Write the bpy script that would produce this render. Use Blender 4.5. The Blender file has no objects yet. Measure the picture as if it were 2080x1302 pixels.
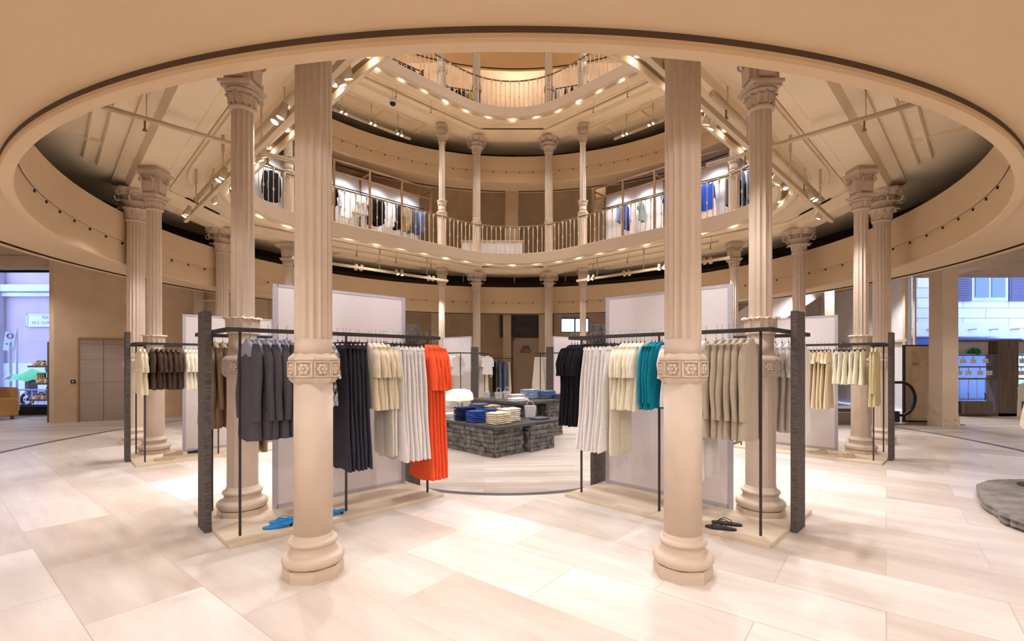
import bpy, math, random
from mathutils import Vector, Matrix
SC = bpy.context.scene
COL = SC.collection
PI = math.pi
R2 = math.sqrt(2)
rnd = random.Random(7)

# ------------------------------------------------------------------ camera, world, exposure
cam_d = bpy.data.cameras.new('camera')
cam = bpy.data.objects.new('camera', cam_d); COL.objects.link(cam)
cam.location = (0, 0, 1.5); cam.rotation_euler = (PI/2, 0, 0)
cam_d.sensor_width = 36; cam_d.lens = 960*36/2080
cam_d.shift_x = -10/2080; cam_d.shift_y = 84/2080
cam_d.clip_start = 0.05; cam_d.clip_end = 200
SC.camera = cam
SC.view_settings.view_transform = 'Standard'; SC.view_settings.look = 'None'
SC.view_settings.gamma = 1; SC.view_settings.use_curve_mapping = False
SC.view_settings.exposure = 1.05
world = bpy.data.worlds.new('dusk_sky'); SC.world = world; world.use_nodes = True
bg = world.node_tree.nodes['Background']
bg.inputs[0].default_value = (0.56, 0.69, 1.0, 1); bg.inputs[1].default_value = 3.4
SC.cycles.max_bounces = 8; SC.cycles.diffuse_bounces = 5; SC.cycles.glossy_bounces = 3
SC.cycles.transparent_max_bounces = 12; SC.cycles.transmission_bounces = 4
SC.cycles.sample_clamp_indirect = 6
LAMP = (1.0, 0.965, 1.0)
def lamp(name, loc, power, kind='SPOT', aim=(0,0,-1), angle=110, blend=.6, size=.06, col=LAMP, parent=None):
    d = bpy.data.lights.new(name, kind); d.energy = power; d.color = col
    if kind == 'SPOT': d.spot_size = math.radians(angle); d.spot_blend = blend
    d.shadow_soft_size = size
    o = bpy.data.objects.new(name, d); COL.objects.link(o)
    o.location = loc
    o.rotation_euler = Vector(aim).to_track_quat('-Z', 'Y').to_euler()
    if parent: o.parent = parent
    return o

# ------------------------------------------------------------------ materials
def lin(h):
    h = h.lstrip('#'); c = [int(h[i:i+2], 16)/255 for i in (0, 2, 4)]
    return tuple((x/12.92 if x <= .04045 else ((x+.055)/1.055)**2.4) for x in c) + (1,)
def mat(name, hexc, rough=.6, metal=0, var=.06, scale=3.0, bump=0, bscale=40, stretch=(1,1,1), hex2=None, spec=.4, detail=4):
    m = bpy.data.materials.new(name); m.use_nodes = True
    nt = m.node_tree; N = nt.nodes; L = nt.links
    b = N['Principled BSDF']; b.inputs['Roughness'].default_value = rough; b.inputs['Metallic'].default_value = metal
    b.inputs['Specular IOR Level'].default_value = spec
    c = lin(hexc)
    tc = N.new('ShaderNodeTexCoord'); mp = N.new('ShaderNodeMapping'); mp.inputs['Scale'].default_value = stretch
    L.new(tc.outputs['Object'], mp.inputs[0])
    nz = N.new('ShaderNodeTexNoise'); nz.inputs['Scale'].default_value = scale; nz.inputs['Detail'].default_value = detail
    L.new(mp.outputs[0], nz.inputs['Vector'])
    cr = N.new('ShaderNodeValToRGB')
    c2 = lin(hex2) if hex2 else tuple(min(1, x*(1+var)) for x in c[:3]) + (1,)
    c1 = c if hex2 else tuple(x*(1-var) for x in c[:3]) + (1,)
    cr.color_ramp.elements[0].position = .32; cr.color_ramp.elements[1].position = .68
    cr.color_ramp.elements[0].color = c1; cr.color_ramp.elements[1].color = c2
    L.new(nz.outputs['Fac'], cr.inputs[0]); L.new(cr.outputs[0], b.inputs['Base Color'])
    if bump:
        n2 = N.new('ShaderNodeTexNoise'); n2.inputs['Scale'].default_value = bscale; n2.inputs['Detail'].default_value = 3
        L.new(mp.outputs[0], n2.inputs['Vector'])
        bp = N.new('ShaderNodeBump'); bp.inputs['Strength'].default_value = bump; bp.inputs['Distance'].default_value = .01
        L.new(n2.outputs['Fac'], bp.inputs['Height']); L.new(bp.outputs[0], b.inputs['Normal'])
    return m
def emis(name, hexc, strength):
    m = bpy.data.materials.new(name); m.use_nodes = True; nt = m.node_tree
    b = nt.nodes['Principled BSDF']; b.inputs['Emission Color'].default_value = lin(hexc); b.inputs['Emission Strength'].default_value = strength
    b.inputs['Base Color'].default_value = lin(hexc)
    return m
def glassy(name, tint=(1,1,1,1), gl=.06):
    m = bpy.data.materials.new(name); m.use_nodes = True; nt = m.node_tree; N = nt.nodes; L = nt.links
    N.remove(N['Principled BSDF'])
    t = N.new('ShaderNodeBsdfTransparent'); t.inputs[0].default_value = tint
    g = N.new('ShaderNodeBsdfGlossy'); g.inputs['Roughness'].default_value = .03
    fr = N.new('ShaderNodeFresnel'); fr.inputs[0].default_value = 1.3
    mx = N.new('ShaderNodeMixShader')
    L.new(fr.outputs[0], mx.inputs[0]); L.new(t.outputs[0], mx.inputs[1]); L.new(g.outputs[0], mx.inputs[2])
    L.new(mx.outputs[0], N['Material Output'].inputs[0])
    return m
def tiles(name, c1, c2, mortar, w, h, rot, off=.5, msize=.004, rough=.35, vein=.5, stretch=(1,4,1), bumpy=.05, spec=.4, upright=False):
    m = bpy.data.materials.new(name); m.use_nodes = True; nt = m.node_tree; N = nt.nodes; L = nt.links
    b = N['Principled BSDF']; b.inputs['Roughness'].default_value = rough; b.inputs['Specular IOR Level'].default_value = spec
    tc = N.new('ShaderNodeTexCoord'); mp = N.new('ShaderNodeMapping'); mp.inputs['Rotation'].default_value = (-PI/2 if upright else 0, 0, rot)
    L.new(tc.outputs['Object'], mp.inputs[0])
    br = N.new('ShaderNodeTexBrick'); br.inputs['Scale'].default_value = 1; br.inputs['Brick Width'].default_value = w
    br.inputs['Row Height'].default_value = h; br.inputs['Mortar Size'].default_value = msize; br.offset = off
    br.inputs['Color1'].default_value = (0,0,0,1); br.inputs['Color2'].default_value = (1,1,1,1)
    br.inputs['Mortar Smooth'].default_value = .3; br.inputs['Bias'].default_value = 0
    L.new(mp.outputs[0], br.inputs['Vector'])
    m2 = N.new('ShaderNodeMapping'); m2.inputs['Scale'].default_value = stretch; L.new(mp.outputs[0], m2.inputs[0])
    nz = N.new('ShaderNodeTexNoise'); nz.noise_dimensions = '4D'; nz.inputs['Scale'].default_value = 1.3; nz.inputs['Detail'].default_value = 8; nz.inputs['Roughness'].default_value = .62
    L.new(m2.outputs[0], nz.inputs['Vector'])
    ml = N.new('ShaderNodeMath'); ml.operation = 'MULTIPLY'; ml.inputs[1].default_value = 6
    L.new(br.outputs['Color'], ml.inputs[0]); L.new(ml.outputs[0], nz.inputs['W'])
    ad = N.new('ShaderNodeMix'); ad.data_type = 'FLOAT'; ad.inputs[0].default_value = vein
    L.new(br.outputs['Color'], ad.inputs[2]); L.new(nz.outputs['Fac'], ad.inputs[3])
    cr = N.new('ShaderNodeValToRGB'); cr.color_ramp.elements[0].position = .25; cr.color_ramp.elements[1].position = .75
    cr.color_ramp.elements[0].color = lin(c1); cr.color_ramp.elements[1].color = lin(c2)
    L.new(ad.outputs[0], cr.inputs[0])
    mx = N.new('ShaderNodeMix'); mx.data_type = 'RGBA'; mx.inputs[7].default_value = lin(mortar)
    L.new(br.outputs['Fac'], mx.inputs[0]); L.new(cr.outputs[0], mx.inputs[6]); L.new(mx.outputs[2], b.inputs['Base Color'])
    bp = N.new('ShaderNodeBump'); bp.inputs['Strength'].default_value = bumpy; bp.invert = True; bp.inputs['Distance'].default_value = .01
    L.new(br.outputs['Fac'], bp.inputs['Height']); L.new(bp.outputs[0], b.inputs['Normal'])
    return m

M = {}
M['ceil'] = mat('cream_plaster', '#EBD8B8', .7, var=.04, scale=1.2, spec=.2)
M['ring'] = mat('sand_painted_board', '#DEC4A0', .75, var=.03, scale=.8, spec=.15)
M['fascia'] = mat('pale_fascia_paint', '#DCC8AE', .7, var=.03, scale=.8, spec=.15)
M['bronze_channel'] = mat('brown_channel', '#7A6040', .6)
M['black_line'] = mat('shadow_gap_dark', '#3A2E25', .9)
M['gap'] = mat('ring_gap_shade', '#5E4D3E', .9)  # dark brown stands in for the shade in the ring's edge gap
M['column'] = mat('greige_column_paint', '#D0BEAB', .6, var=.03, scale=6, bump=.06, bscale=25)
M['wall'] = mat('tan_limewash', '#C6AE92', .85, var=.09, scale=2.2, detail=7, spec=.15)
M['wall2'] = mat('pale_limewash', '#CDBBA6', .85, var=.05, scale=2, spec=.15)
M['white_wall'] = mat('white_partition', '#DAD6D6', .6, var=.02)
M['duct'] = mat('dark_plenum', '#3B3027', .9)
M['tile'] = tiles('travertine_tiles', '#C2B2A2', '#EFE8E1', '#C6B9AB', 1.2, .6, math.radians(38), rough=.33, vein=.72, stretch=(.55, 3.2, 1))
M['plank'] = tiles('grey_travertine_planks', '#A3968A', '#D9CFC4', '#A89B8F', 2.6, .28, math.radians(-4), rough=.4, vein=.75, stretch=(.3, 5, 1), msize=.003)
M['strip'] = mat('dark_stone_inlay', '#57504D', .5, var=.1, scale=9)
M['platform'] = mat('travertine_plinth', '#CDBA9F', .45, hex2='#E2D3BC', scale=1.6, stretch=(.6, 3, 1), detail=8)
M['post'] = mat('charred_sawn_timber', '#3F3A38', .8, hex2='#6A625D', scale=5, stretch=(3, 3, 26), bump=.5, bscale=6)
M['iron'] = mat('blackened_steel', '#454140', .5, .5, var=.08)
M['chrome'] = mat('polished_hook', '#B9B9BD', .25, .9)
M['black'] = mat('black_plastic', '#1B1A1C', .45)
M['screen'] = mat('white_gauze', '#DDD6D6', .9, var=.02, scale=30)
M['screenb'] = mat('gauze_hem', '#B7B2BA', .9, var=.04, scale=30)
M['brass'] = mat('aged_brass', '#8A7150', .35, .6)
M['baluster'] = mat('cream_iron', '#E6D8C0', .5, var=.03)
M['bronzef'] = mat('bronze_frame', '#8B6A4C', .4, .35)
M['glass'] = glassy('window_glass', (.93, .95, 1, 1))
M['steel'] = mat('brushed_lift_steel', '#94877F', .38, .85, var=.06, scale=2, stretch=(1, 1, 30))
M['stone'] = mat('split_slate', '#4A4745', .95, hex2='#7E7A77', scale=11, bump=.7, bscale=30, detail=8)
M['slab'] = mat('honed_slate', '#3F3C3B', .5, hex2='#4F4B4A', scale=4, bump=.08, bscale=40)
M['slab2'] = mat('riven_slate', '#6E6862', .75, hex2='#938C85', scale=5, stretch=(1, 1.4, 1), bump=.35, bscale=22, detail=8)
M['led'] = emis('lamp_lens', '#FFF6E8', 14)
M['ledsoft'] = emis('lamp_shade_glow', '#FFF4D8', .3)
M['fixture'] = mat('cream_lamp_body', '#CDBB9C', .5)
M['white'] = mat('white_enamel', '#E9E7E4', .4)
M['wood'] = mat('fumed_oak', '#5D4F45', .6, hex2='#7A6A5E', scale=2, stretch=(14, 14, .8), detail=6)
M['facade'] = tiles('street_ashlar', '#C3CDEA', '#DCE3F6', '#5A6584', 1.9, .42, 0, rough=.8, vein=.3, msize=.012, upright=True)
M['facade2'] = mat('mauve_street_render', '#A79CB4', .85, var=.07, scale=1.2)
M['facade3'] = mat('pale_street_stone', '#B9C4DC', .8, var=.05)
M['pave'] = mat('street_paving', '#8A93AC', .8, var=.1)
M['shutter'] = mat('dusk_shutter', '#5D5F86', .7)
M['bluepane'] = mat('dusk_pane', '#5D7BAA', .2)
M['navyband'] = mat('navy_awning', '#2C4A96', .6)
M['green'] = mat('green_tarp', '#4FC98A', .6, var=.15, scale=8)
M['leaf'] = mat('green_leather', '#1F8A50', .5, var=.25, scale=30, bump=.6, bscale=30)
M['leather'] = mat('tan_leather', '#B98D4F', .45, var=.08, bump=.15, bscale=30)
M['red'] = mat('red_plaque', '#7A2118', .5)
M['shoe'] = mat('cream_suede', '#E3CDAA', .8, var=.1, scale=20)
M['bluefoam'] = mat('bright_blue_rubber', '#0E86CC', .4)
M['rubber'] = mat('black_rubber', '#222226', .35)
M['flat'] = mat('gold_cream_leather', '#B9A98C', .4)
M['board'] = mat('tan_stone_board', '#B39A7B', .7, var=.08, scale=4)
M['ink'] = mat('brown_ink', '#6A5138', .7)
M['ink2'] = mat('carved_grey_letters', '#8296AE', .7)
M['skin'] = mat('cream_mannequin', '#CDB99E', .5)
CL = dict(charcoal='#4E4B52', charcoal2='#3C3B45', greylining='#8E8D99', cream='#DDD0B6', ivory='#E4DCD0', white='#E8E4E2', orange='#F0603A',
          black='#1C1A1E', butter='#EAE3CF', teal='#0F879F', stone='#B5A896', brown='#4A3930', beige='#A8937B', lace='#E6D6B6', lime='#CFC394',
          mustard='#C7A520', denim='#5F7D9E', paleblue='#9DB4CF', navy='#20254A', blue='#33509A', indigo='#3C4A86', royal='#2F55B8', yellow='#DCD06A',
          pink='#E8D8D2', grey='#5A5F6B', teal2='#2F8E8A', check='#8FA8A0', slateblue='#60698A', tanish='#BBA27E', silver='#C9C7C6')
for k, h in CL.items():
    M['c_'+k] = mat('cloth_'+k, h, .9, var=.05, scale=35 if k not in ('beige', 'lace') else 60, bump=.25, bscale=160, spec=.15)
M['c_print'] = mat('cloth_print', '#1E1D20', .9, hex2='#E4E2E0', scale=26, spec=.15)

# ------------------------------------------------------------------ mesh helpers
class MB:
    def __init__(s): s.v = []; s.f = []; s.m = []; s.s = []
    def add(s, vs, fs, mi=0, smooth=False):
        o = len(s.v); s.v += [tuple(v) for v in vs]
        for f in fs:
            s.f.append(tuple(i+o for i in f)); s.m.append(mi); s.s.append(smooth)
        return s
    def box(s, c, d, rz=0, mi=0, taper=1):
        x, y, z = d[0]/2, d[1]/2, d[2]/2
        vs = []
        for sz in (-1, 1):
            t = taper if sz > 0 else 1
            for sx, sy in ((-1,-1),(1,-1),(1,1),(-1,1)):
                a, b = sx*x*t, sy*y*t
                vs.append((c[0]+a*math.cos(rz)-b*math.sin(rz), c[1]+a*math.sin(rz)+b*math.cos(rz), c[2]+sz*z))
        return s.add(vs, [(3,2,1,0),(4,5,6,7),(0,1,5,4),(1,2,6,5),(2,3,7,6),(3,0,4,7)], mi)
    def tube(s, pts, r, n=8, mi=0, closed=False, caps=True, smooth=True):
        pts = [Vector(p) for p in pts]; k = len(pts); vs = []
        up0 = Vector((0, 0, 1))
        for i, p in enumerate(pts):
            if closed: t = pts[(i+1) % k]-pts[i-1]
            else: t = pts[min(i+1, k-1)]-pts[max(i-1, 0)]
            t.normalize(); up = up0 if abs(t.z) < .95 else Vector((0, 1, 0))
            a = t.cross(up).normalized(); b = a.cross(t).normalized()
            ri = r[i] if isinstance(r, list) else r
            ra, rb = ri if isinstance(ri, tuple) else (ri, ri)
            for j in range(n):
                th = 2*PI*j/n; vs.append(p+a*ra*math.cos(th)+b*rb*math.sin(th))
        fs = []
        for i in range(k if closed else k-1):
            for j in range(n):
                fs.append((i*n+j, i*n+(j+1) % n, ((i+1) % k)*n+(j+1) % n, ((i+1) % k)*n+j))
        s.add(vs, fs, mi, smooth)
        if caps and not closed:
            o = len(s.v)-len(vs)
            s.f += [tuple(o+j for j in range(n))[::-1], tuple(o+(k-1)*n+j for j in range(n))]
            s.m += [mi, mi]; s.s += [False, False]
        return s
    def lathe(s, prof, n=32, c=(0,0), rf=None, mi=0, smooth=True, cap=True, rot=0):
        vs = []; k = len(prof)
        for i, (r, z) in enumerate(prof):
            for j in range(n):
                th = 2*PI*j/n+rot; rr = r*(rf(th, i) if rf else 1)
                vs.append((c[0]+rr*math.cos(th), c[1]+rr*math.sin(th), z))
        fs = [(i*n+j, i*n+(j+1) % n, (i+1)*n+(j+1) % n, (i+1)*n+j) for i in range(k-1) for j in range(n)]
        s.add(vs, fs, mi, smooth)
        if cap:
            o = len(s.v)-len(vs)
            s.f += [tuple(o+j for j in range(n))[::-1], tuple(o+(k-1)*n+j for j in range(n))]
            s.m += [mi, mi]; s.s += [False, False]
        return s
    def prism(s, poly, z0, z1, mi=0):
        n = len(poly); vs = [(x, y, z0) for x, y in poly]+[(x, y, z1) for x, y in poly]
        return s.add(vs, [tuple(range(n))[::-1], tuple(range(n, 2*n))]+[(i, (i+1) % n, n+(i+1) % n, n+i) for i in range(n)], mi)
    def sphere(s, c, r, n=12, m=8, mi=0):
        rx, ry, rz = r if isinstance(r, tuple) else (r, r, r); vs = []
        for i in range(m+1):
            a = PI*i/m
            for j in range(n):
                th = 2*PI*j/n; vs.append((c[0]+rx*math.sin(a)*math.cos(th), c[1]+ry*math.sin(a)*math.sin(th), c[2]-rz*math.cos(a)))
        return s.add(vs, [(i*n+j, i*n+(j+1) % n, (i+1)*n+(j+1) % n, (i+1)*n+j) for i in range(m) for j in range(n)], mi, True)
    def xf(s, mtx, start=0):
        for i in range(start, len(s.v)): s.v[i] = tuple(mtx @ Vector(s.v[i]))
        return s
    def mesh(s, name, mats):
        me = bpy.data.meshes.new(name); me.from_pydata(s.v, [], s.f)
        for m in (mats if isinstance(mats, (list, tuple)) else [mats]): me.materials.append(M[m] if isinstance(m, str) else m)
        me.polygons.foreach_set('material_index', s.m); me.polygons.foreach_set('use_smooth', s.s); me.update()
        return me
def link(name, data, parent=None, loc=None, rz=0):
    o = bpy.data.objects.new(name, data); COL.objects.link(o)
    if loc is not None: o.location = loc
    if rz: o.rotation_euler = (0, 0, rz)
    if parent: o.parent = parent
    return o
def obj(name, mb, mats, parent=None, loc=None, rz=0, bevel=0):
    o = link(name, mb.mesh(name, mats) if isinstance(mb, MB) else mb, parent, loc, rz)
    if bevel:
        b = o.modifiers.new('bevel', 'BEVEL'); b.width = bevel; b.segments = 2; b.limit_method = 'ANGLE'
    return o
def tag(o, label, cat, group=None, kind=None):
    o['label'] = label; o['category'] = cat
    if group: o['group'] = group
    if kind: o['kind'] = kind
    return o
def thing(name, label, cat, loc=(0,0,0), rz=0, group=None):
    return tag(link(name, None, None, loc, rz), label, cat, group)
def struct(name, mb, mats, label=None, parent=None):
    o = obj(name, mb, mats, parent)
    if parent is None: o['kind'] = 'structure'
    if label: o['label'] = label; o['category'] = name.split('_')[0]
    return o

# ------------------------------------------------------------------ plan curves (about the atrium axis)
CX, CY = -.15, 10.0
AX, AY, BX, BY = 1.28, 6.75, 6.88, 1.28
LV = 4.77
def rd(th, s, r):
    a = th % (PI/2); a = min(a, PI/2-a)
    t = s/(math.cos(a)+math.sin(a))
    if t*math.sin(a) < r/R2:
        c = s-r*R2; t = c*math.cos(a)+math.sqrt(max(0, r*r-(c*math.sin(a))**2))
    return t
def Dm(d, s=6.25, r=2.17): return lambda th: rd(th, s+d*R2, r+d)
def Oc(d):
    def f(th):
        c, s = abs(math.cos(th)), abs(math.sin(th)); t = 1e9
        if c > 1e-6: t = min(t, (BX+d)/c)
        if s > 1e-6: t = min(t, (AY+d)/s)
        return min(t, (8.08+d*R2)/(c+s))
    return f
def Ci(R, ox=.12): return lambda th: ox*math.cos(th)+math.sqrt(R*R-(ox*math.sin(th))**2)
def mn(f, g): return lambda th: min(f(th), g(th))
def rect(x0, x1, y0, y1):
    def f(th):
        c, s = math.cos(th), math.sin(th); t = 1e9
        if c > 1e-6: t = min(t, (x1-CX)/c)
        if c < -1e-6: t = min(t, (x0-CX)/c)
        if s > 1e-6: t = min(t, (y1-CY)/s)
        if s < -1e-6: t = min(t, (y0-CY)/s)
        return t
    return f
_ra, _rb = rect(-20, 20, -8, 13.9), rect(-7.6, 11.7, -8, 20.3)
def Outer(th): return max(_ra(th), _rb(th))
def radial(mb, prof, N=360, z0=0, smooth=True):
    """prof: (fn, z, material index of the band that starts here)"""
    for i in range(len(prof)-1):
        (f, z, mi), (g, w, _) = prof[i], prof[i+1]
        vs = []
        for q, zz in ((f, z), (g, w)):
            for j in range(N):
                th = 2*PI*(j+.5)/N; r = q(th); vs.append((CX+r*math.cos(th), CY+r*math.sin(th), z0+zz))
        mb.add(vs, [(j, (j+1) % N, N+(j+1) % N, N+j) for j in range(N)], mi, False)
    return mb
def zero(th): return 0.0

# floors
FD = lambda d: Dm(d, 5.42, 2.0)
f1 = MB(); radial(f1, [(lambda th: .001, 0, 0), (FD(0), 0, 0)]); struct('floor', f1, 'plank', 'grey brown travertine plank floor inside the dark diamond inlay')
f2 = MB(); radial(f2, [(FD(0), 0, 0), (FD(.11), 0, 0)]); struct('floor', f2, 'strip', 'dark stone inlay curving around the middle floor')
f3 = MB(); radial(f3, [(FD(.11), 0, 0), (Ci(8.72), 0, 0)]); struct('floor', f3, 'tile', 'pale travertine tiled floor around the columns')
f4 = MB(); radial(f4, [(Ci(8.72), 0, 0), (Ci(8.84), 0, 0)]); struct('floor', f4, 'strip', 'dark stone inlay ring around the outer edge of the pale floor')
f5 = MB(); radial(f5, [(Ci(8.84), 0, 0), (Outer, 0, 0)]); struct('floor', f5, 'plank', 'grey brown plank floor along the shop windows')

# storey slabs with the rounded diamond opening
for k in range(3):
    inn = Oc(-.42)
    q = lambda d: mn(Dm(d), inn)
    pr = [(Dm(0), 5.0, 0), (Dm(0), 4.70, 0), (Dm(.03), 4.67, 0), (Dm(.07), 4.67, 1), (Dm(.07), 4.76, 2), (Dm(.2), 4.76, 1),
          (Dm(.2), 4.67, 1), (Dm(.26), 4.62, 1), (Dm(.32), 4.64, 1), (Dm(.40), 4.70, 1), (Dm(.46), 4.71, 1), (Dm(.50), 4.78, 1), (Dm(.56), 4.80, 1),
          (q(.74), 4.80, 1), (q(.75), 4.77, 1), (q(.81), 4.765, 1), (q(.82), 4.80, 1),
          (q(1.16), 4.80, 1), (q(1.17), 4.765, 1), (q(1.22), 4.765, 1), (q(1.23), 4.80, 1),
          (Oc(-.40), 4.80, 1), (Oc(-.40), 4.76, 1), (Oc(-.34), 4.74, 1), (Oc(-.24), 4.72, 1), (Oc(-.18), 4.62, 1), (Oc(.18), 4.62, 1), (Oc(.24), 4.72, 1),
          (Oc(.34), 4.74, 1), (Oc(.40), 4.76, 1), (Oc(.40), 4.80, 1), (Ci(8.45), 4.80, 1), (Outer, 4.80, 1), (Outer, 5.0, 0), (Dm(0), 5.0, 0)]
    mb = MB(); radial(mb, pr, z0=LV*k); struct('ceiling', mb, ['fascia', 'ceil', 'bronze_channel'], ['cream moulded ceiling of the ground floor with a rounded diamond opening', 'cream moulded ceiling of the upper gallery with a rounded diamond opening', 'moulded ceiling of the topmost gallery'][k])
    # dropped ring
    rg = MB()
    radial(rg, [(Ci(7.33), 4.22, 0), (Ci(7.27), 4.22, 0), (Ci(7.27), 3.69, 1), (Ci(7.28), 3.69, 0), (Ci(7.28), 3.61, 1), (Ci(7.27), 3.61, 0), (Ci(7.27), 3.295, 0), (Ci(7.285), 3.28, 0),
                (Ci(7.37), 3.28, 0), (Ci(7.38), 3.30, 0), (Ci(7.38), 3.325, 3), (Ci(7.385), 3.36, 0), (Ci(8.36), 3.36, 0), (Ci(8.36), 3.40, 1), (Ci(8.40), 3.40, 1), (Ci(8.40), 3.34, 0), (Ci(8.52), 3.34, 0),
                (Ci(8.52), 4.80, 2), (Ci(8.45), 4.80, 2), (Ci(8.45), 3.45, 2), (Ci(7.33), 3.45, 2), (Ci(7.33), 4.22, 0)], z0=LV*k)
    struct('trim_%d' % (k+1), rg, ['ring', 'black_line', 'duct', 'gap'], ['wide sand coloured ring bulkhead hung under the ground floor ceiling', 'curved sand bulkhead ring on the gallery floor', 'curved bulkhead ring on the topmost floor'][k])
# straight panel mouldings between the beams and the ring, on each diagonal
def moulding(mb, p, q_, w=.1, h=.035, z=4.80):
    p, q_ = Vector(p), Vector(q_); d = q_-p; L = d.length; a = math.atan2(d.y, d.x); c = (p+q_)/2
    mb.box((c.x, c.y, z-h/2), (L, w, h), a); mb.box((c.x, c.y, z-h), (L, w*.45, h*1.1), a)
for k, lb in ((0, 'ground floor'), (1, 'gallery')):
    mb = MB(); z = 4.80+LV*k
    for sx in (-1, 1):
        for sy in (-1, 1):
            for dd, ext in ((.62, 3.3), (.80, 3.1), (1.30, 2.4), (1.42, 2.3)):
                s = (8.08+dd*R2); m = s/2
                p = (CX+sx*(m-ext/R2), CY+sy*(m+ext/R2)); q_ = (CX+sx*(m+ext/R2), CY+sy*(m-ext/R2))
                moulding(mb, p, q_, .05, .03, z)
            for e in (-3.0, -1.0, 1.0, 3.0):
                s0 = 8.08+.62*R2; s1 = 8.08+1.42*R2
                ea = e*.72
                moulding(mb, (CX+sx*(s0/2+ea/R2), CY+sy*(s0/2-ea/R2)), (CX+sx*(s1/2+ea/R2), CY+sy*(s1/2-ea/R2)), .05, .03, z)
    struct('trim_%d' % (4+k), mb, 'ceil', 'thin plaster panel mouldings on the %s ceiling' % lb)

# recessed black spotlights in the ring slot
def ring_pts(R, n):
    for i in range(n):
        th = 2*PI*i/n; r = Ci(R)(th); yield CX+r*math.cos(th), CY+r*math.sin(th), th
sp = MB(); sp.lathe([(.021, 0), (.021, .02), (.014, .02), (.012, .012)], 10); sp.xf(Matrix.Rotation(-PI/2, 4, 'Y'))
spm = sp.mesh('recessed_spotlight', 'black')
for k, lab in ((0, 'small black recessed spotlight in the slot of the ground floor ring bulkhead'), (1, 'small black recessed spotlight in the slot of the gallery ring bulkhead')):
    for x, y, th in ring_pts(7.283, 94):
        if y < (5.6 if k == 0 else 13): continue
        tag(link('recessed_spotlight', spm, None, (x, y, 3.65+LV*k), th), lab, 'spotlight', 'recessed spotlights of the %s ring' % ('lower', 'upper')[k])
# downlights in the brown channel round each opening
dl = MB(); dl.lathe([(.034, 0), (.034, -.012), (.0, -.012)], 14, cap=False); dlm = dl.mesh('downlight', 'led')
def diamond_walk(d, spacing, s=6.25, r=2.17):
    f = Dm(d, s, r); pts = []; N = 2400
    P = [(CX+f(2*PI*i/N)*math.cos(2*PI*i/N), CY+f(2*PI*i/N)*math.sin(2*PI*i/N)) for i in range(N+1)]
    L = [0]
    for i in range(N): L.append(L[-1]+math.dist(P[i], P[i+1]))
    n = round(L[-1]/spacing); j = 0
    for i in range(n):
        t = L[-1]*(i+.5)/n
        while L[j+1] < t: j += 1
        u = (t-L[j])/(L[j+1]-L[j]); x = P[j][0]+(P[j+1][0]-P[j][0])*u; y = P[j][1]+(P[j+1][1]-P[j][1])*u
        pts.append((x, y, math.atan2(P[j+1][1]-P[j][1], P[j+1][0]-P[j][0])))
    return pts
for k, lab in ((0, 'round downlight in the brown channel under the first gallery edge'), (1, 'round downlight in the brown channel under the upper gallery edge')):
    for x, y, a in diamond_walk(.135, .78):
        if k == 1 and y < 11: continue
        tag(link('downlight', dlm, None, (x, y, 4.757+LV*k)), lab, 'downlight', 'downlights under the %s gallery edge' % ('first', 'upper')[k])

# balustrades
def baluster_mesh(kind):
    b = MB()
    if kind == 0: b.lathe([(.0105, 0), (.0105, .86)], 6)
    else:
        b.lathe([(.016, 0), (.018, .03), (.009, .06), (.009, .33), (.02, .35), (.022, .38), (.012, .41), (.009, .43), (.009, .62), (.016, .64), (.009, .66), (.010, .74), (.026, .80), (.03, .86)], 8)
    return b
for k in (1, 2):
    z = LV*(k-1)+5.0
    lab = {1: 'cream iron balustrade with brass handrail round the first gallery opening', 2: 'cream iron balustrade round the topmost visible gallery opening'}[k]
    t = thing('balustrade', lab, 'railing', (CX, CY, z))
    f = Dm(.10); N = 240
    loop = [(f(2*PI*i/N)*math.cos(2*PI*i/N), f(2*PI*i/N)*math.sin(2*PI*i/N)) for i in range(N)]
    obj('handrail', MB().tube([(x, y, .90) for x, y in loop], .024, 8, closed=True), 'brass', t)
    obj('bottom_rail', MB().tube([(x, y, .03) for x, y in loop], .012, 6, closed=True), 'baluster', t)
    w = diamond_walk(.10, .152); far = sorted(range(len(w)), key=lambda i: -w[i][1])[:100]
    bm = [baluster_mesh(0).mesh('baluster', 'baluster'), baluster_mesh(1).mesh('baluster', 'baluster')]
    rest = MB()
    for i, (x, y, a) in enumerate(w):
        if i in far: link('baluster', bm[i % 2], t, (x-CX, y-CY, .03))
        else:
            b = baluster_mesh(i % 2); b.xf(Matrix.Translation((x-CX, y-CY, .03))); rest.add(b.v, b.f, 0, True)
    o = obj('near_baluster', rest, 'baluster', t); o['kind'] = 'stuff'

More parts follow.
